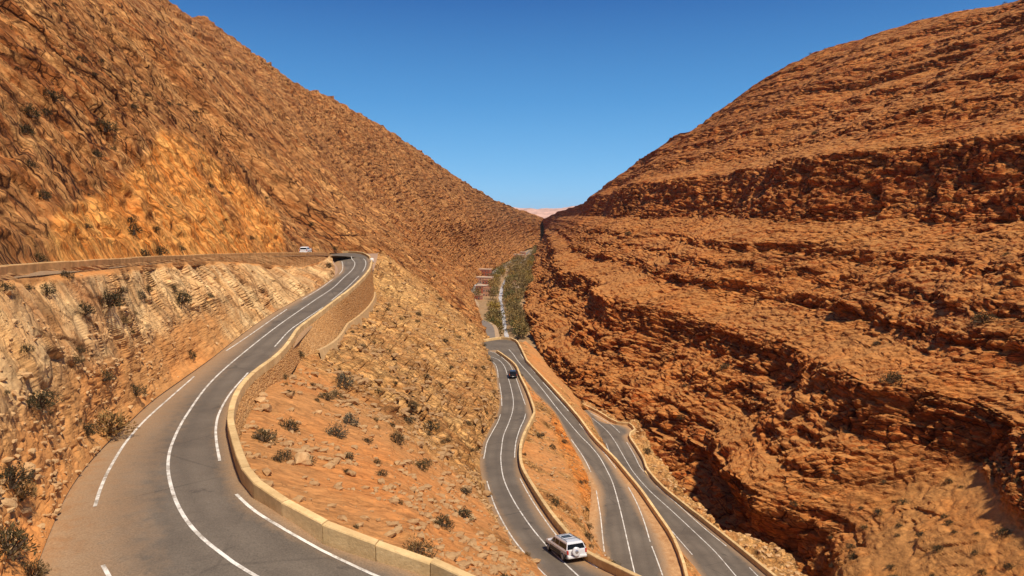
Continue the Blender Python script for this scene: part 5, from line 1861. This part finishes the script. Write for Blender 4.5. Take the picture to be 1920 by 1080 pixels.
WANT.sort(key=lambda w: -w[0])
N_IND = 300 - sum(o.name.split('.')[0] == 'shrub' for o in sc.objects)
for _, p, s, kd, label, group, q in WANT[:N_IND]:
    lab = f"{sizeword(s * FPX / p[1], 4, 26)} {LOOK[kd]} bush {where(p, MARKS)}"
    shrub(p, s, kd, lab, 'bushes scattered over the slopes', sq=q)
VS, FS, o_ = [], [], 0
cache = {}
for _, p, s, kd, label, group, q in WANT[N_IND:]:
    if kd not in cache:
        me = SHRUB[kd]
        v = np.empty(len(me.vertices) * 3, dtype=np.float32)
        me.vertices.foreach_get('co', v)
        f = np.empty(len(me.loops), dtype=np.int32)
        me.loops.foreach_get('vertex_index', f)
        cache[kd] = (v.reshape(-1, 3), f.reshape(-1, 4)[::3])
    v, f = cache[kd]
    VS.append(v * np.array([s, s, s * .85 * q]) * 1.1 + p)
    FS.append(f + o_)
    o_ += len(v)
if VS:
    tag(link(bpy.data.objects.new('scattered_scrub', mesh_np('scattered_scrub', np.vstack(VS), np.vstack(FS), M_shrub))), kind='stuff')

# ------------------------------------------------------------------ trees on the valley floor
GT = 'trees along the stream'
TL = ['brown-leaved tree in the belt along the stream', 'brown-leaved tree in the belt along the stream', 'dark green tree in the belt along the stream', 'yellow-leaved tree in the belt along the stream', 'brown-leaved tree in the belt along the stream', 'dark green tree in the belt along the stream']
GS = ['brown-leaved trees along the stream', 0, 'dark green trees along the stream', 'yellow-leaved trees along the stream', 0, 0]
GS[1] = GS[4] = GS[0]
GS[5] = GS[2]
rng = np.random.default_rng(5)
TMARKS = [('the hairpin parapet', 970, 630), ('the stream foam', 938, 570), ('the shed roof', 962, 552), ('the bank bend', 958, 600), ('the terrace house', 915, 525), ('the upper stream', 948, 530), ('the hotel terrace', 958, 492), ('the dark side valley', 1000, 560), ('the lower hairpin', 945, 628), ('the red houses', 910, 545), ('the first stream bend', 942, 590), ('the pale sheds', 962, 540), ('the white-roofed hut', 950, 513), ('the far hotel', 968, 482), ('the mountain foot', 985, 590), ('the valley mouth', 992, 450), ('the big yellow trees', 978, 505), ('the valley road', 890, 575)]
cnt = 0
tries = 0
spots = []
while cnt < 170 and tries < 6000:
    tries += 1
    y = 372 * (1650 / 372) ** (rng.uniform(0, 1) ** 1.5)
    fo2, ba2, ri2 = [byy(T, np.array([y]))[0] for T in (FOOT, R_BASE, RIV)]
    vx = vr3[np.argmin(abs(vr3[:, 1] - y)), 0] if y < 1500 else -1e9
    lo_x = max(fo2[0] + 4, vx + 6)
    x = rng.uniform(lo_x, ba2[0] - (5 if y < 560 else 1))
    if abs(x - ri2[0]) < 4.6: continue
    px = 960 + FPX * x / y
    if any((x - q[0])**2 + (y - q[1])**2 < 9 for q in spots): continue
    if 895 < px < 922 and y < 800: continue
    t = (x - ri2[0]) / (ba2[0] - ri2[0]) if x > ri2[0] else (ri2[0] - x) / (ri2[0] - fo2[0])
    z = ri2[2] + (1.2 if x > ri2[0] else 2.0 * min(1, t * 1.6))
    kd = rng.choice([0, 1, 4, 2, 5, 3], p=[.26, .24, .24, .1, .1, .06])
    h = rng.uniform(6.5, 11.5)
    root = empty('tree', (x, y, z - .3), rng.uniform(0, 6.28))
    root.scale = (h * rng.uniform(.85, 1.15), h * rng.uniform(.85, 1.15), h)
    tag(root, ('tall ' if h > 9.9 else 'fairly tall ' if h > 9 else 'low ' if h < 7.5 else 'lowish ' if h < 8.2 else '') + TL[kd].split(' in the')[0] + (' left of stream, ' if x < ri2[0] else ' right of stream, ') + where((x, y, z + 4), TMARKS), 'tree', GS[kd])
    link(bpy.data.objects.new('trunk', TRUNK), root)
    link(bpy.data.objects.new('crown', CROWNS[kd]), root)
    spots.append((x, y))
    cnt += 1

# ------------------------------------------------------------------ boulders and loose stones
def rock_mesh(name, seed, sub=2, flat=.75):
    bm = bmesh.new()
    bmesh.ops.create_icosphere(bm, subdivisions=sub, radius=.5)
    r_ = np.random.default_rng(seed)
    pl = r_.normal(0, 1, (9, 3))
    pl /= np.linalg.norm(pl, axis=1)[:, None]
    hh = r_.uniform(.26, .44, 9)
    for v in bm.verts:
        c = np.array(v.co)
        for n_, h_ in zip(pl, hh):
            e = c.dot(n_) - h_
            if e > 0: c = c - n_ * e
        v.co = Vector((c[0], c[1], c[2] * flat)) + Vector(r_.normal(0, .008, 3))
    me = bpy.data.meshes.new(name)
    bm.to_mesh(me)
    bm.free()
    me.materials.append(M_stone)
    return me


ROCKS = [rock_mesh('boulder', i) for i in range(6)]


def boulder(p, s, i, label, group='boulders on the slopes'):
    o = link(bpy.data.objects.new('boulder', ROCKS[i % 6]))
    o.location = (p[0], p[1], p[2] + s * .12)
    o.rotation_euler = (RNG.normal(0, .25), RNG.normal(0, .25), RNG.uniform(0, 6.28))
    o.scale = (s * 1.15, s, s * RNG.uniform(.7, 1.0))
    return tag(o, label, 'boulder', group)


for i, (key, px, py, w, lab) in enumerate([
        ('slope', 633, 912, 20, 'squarish pale boulder on red earth, the lower of two'),
        ('slope', 659, 888, 24, 'squarish pale boulder on red earth, the upper of two'),
        ('slope', 562, 862, 46, 'large rounded pale boulder between two brown bushes'),
        ('slope', 488, 752, 24, 'flat pale boulder under the retaining wall'),
        ('slope', 490, 740, 18, 'small pale boulder stacked behind the flat one under the wall'),
        ('slope', 505, 768, 26, 'pale boulder above the wide low bush'),
        ('slope', 545, 745, 20, 'flat boulder in the middle of the red earth'),
        ('slope', 596, 774, 16, 'small pale boulder left of the touching grey-green bushes'),
        ('slope', 510, 832, 14, 'small boulder behind the wide low bush'),
        ('slope', 748, 805, 22, 'pale boulder on the yellow slope left of the gully'),
        ('slope', 802, 712, 16, 'pale boulder high on the rubble slope'),
        ('slope', 565, 938, 20, 'reddish flat boulder near the parapet foot'),
        ('bank', 55, 878, 30, 'pale slab-shaped boulder on the gravel at the left'),
        ('bank', 22, 1035, 40, 'orange-brown boulder beside the lower gravel bush'),
        ('bank', 12, 946, 40, 'reddish boulder at the left edge between the two gravel bushes')]):
    p = pick(key, px, py)
    boulder(p, size_of(p, w), i, lab)


def stones(name, key, n, ok, smin, smax, seed, pw=3.0):
    P = TERRAIN[key]
    rng = np.random.default_rng(seed)
    X, Y = project(P)
    m = ok(P, X, Y) & (X > -20) & (X < 1940) & (Y > -20) & (Y < 1100)
    a = np.linalg.norm(np.cross(P[1:, :-1] - P[:-1, :-1], P[:-1, 1:] - P[:-1, :-1]), axis=-1) * m[:-1, :-1] / P[:-1, :-1, 1]
    cl_ = fbm(P[:-1, :-1].reshape(-1, 3) / 5, 3, seed).reshape(a.shape)
    a = a * (.15 + sstep(-.1, .5, cl_))
    c = np.cumsum(a.ravel())
    idx = np.searchsorted(c, rng.uniform(0, c[-1], n))
    pts = P[:-1, :-1].reshape(-1, 3)[idx]
    base = []
    for i in range(5):
        b = bmesh.new()
        bmesh.ops.create_icosphere(b, subdivisions=1, radius=.5)
        b.verts.ensure_lookup_table()
        base.append((np.array([v.co for v in b.verts]) * np.random.default_rng(i).uniform(.65, 1.25, (12 if len(b.verts) == 12 else len(b.verts), 1)), np.array([[v.index for v in f.verts] for f in b.faces])))
        b.free()
    V, Fc, o_ = [], [], 0
    for p in pts:
        v, f = base[rng.integers(5)]
        s = smin + (smax - smin) * rng.uniform(0, 1) ** pw
        t = rng.uniform(0, 6.28)
        R = np.array([[math.cos(t), -math.sin(t), 0], [math.sin(t), math.cos(t), 0], [0, 0, 1]])
        V.append((v * np.array([1.2, .85, .6]) * s) @ R.T + p + np.array([0, 0, .1 * s]))
        Fc.append(f + o_)
        o_ += len(v)
    o = link(bpy.data.objects.new(name, mesh_np(name, np.vstack(V), np.vstack(Fc), M_stone)))
    tag(o, None, None, None, 'stuff')


stones('loose_stones', 'slope', 4200, lambda P, X, Y: (P[..., 1] > 26) & (P[..., 1] < 90) & (X > 440), .05, .8, 31, 5)
stones('loose_stones', 'slope', 3000, lambda P, X, Y: (P[..., 1] > 70) & (P[..., 1] < 225), .2, 1.5, 32, 4)
stones('loose_stones', 'bank', 1100, lambda P, X, Y: (P[..., 1] > 18) & (Y > 600) & (X < 330), .05, .5, 33, 4)
stones('loose_stones', 'bank', 160, lambda P, X, Y: (P[..., 1] > 30) & (Y > 500), .1, .7, 34, 4)
stones('loose_stones', 'rim', 900, lambda P, X, Y: P[..., 2] > -58, .1, .9, 35, 3)
stones('loose_stones', 'island', 900, lambda P, X, Y: P[..., 1] > 30, .1, .8, 36, 4)

# ------------------------------------------------------------------ thin air haze over the whole gorge
M_haze = bpy.data.materials.new('air')
M_haze.use_nodes = True
hn = M_haze.node_tree
for n_ in list(hn.nodes):
    if n_.type == 'BSDF_PRINCIPLED': hn.nodes.remove(n_)
vol = hn.nodes.new('ShaderNodeVolumePrincipled')
vol.inputs['Color'].default_value = (.86, .88, .92, 1)
vol.inputs['Density'].default_value = 2.2e-5
hn.links.new(vol.outputs[0], hn.nodes['Material Output'].inputs['Volume'])
hz = MB().box((0, 6500, 65), (29000, 20000, 312)).build('haze', M_haze)
tag(hz, kind='stuff')
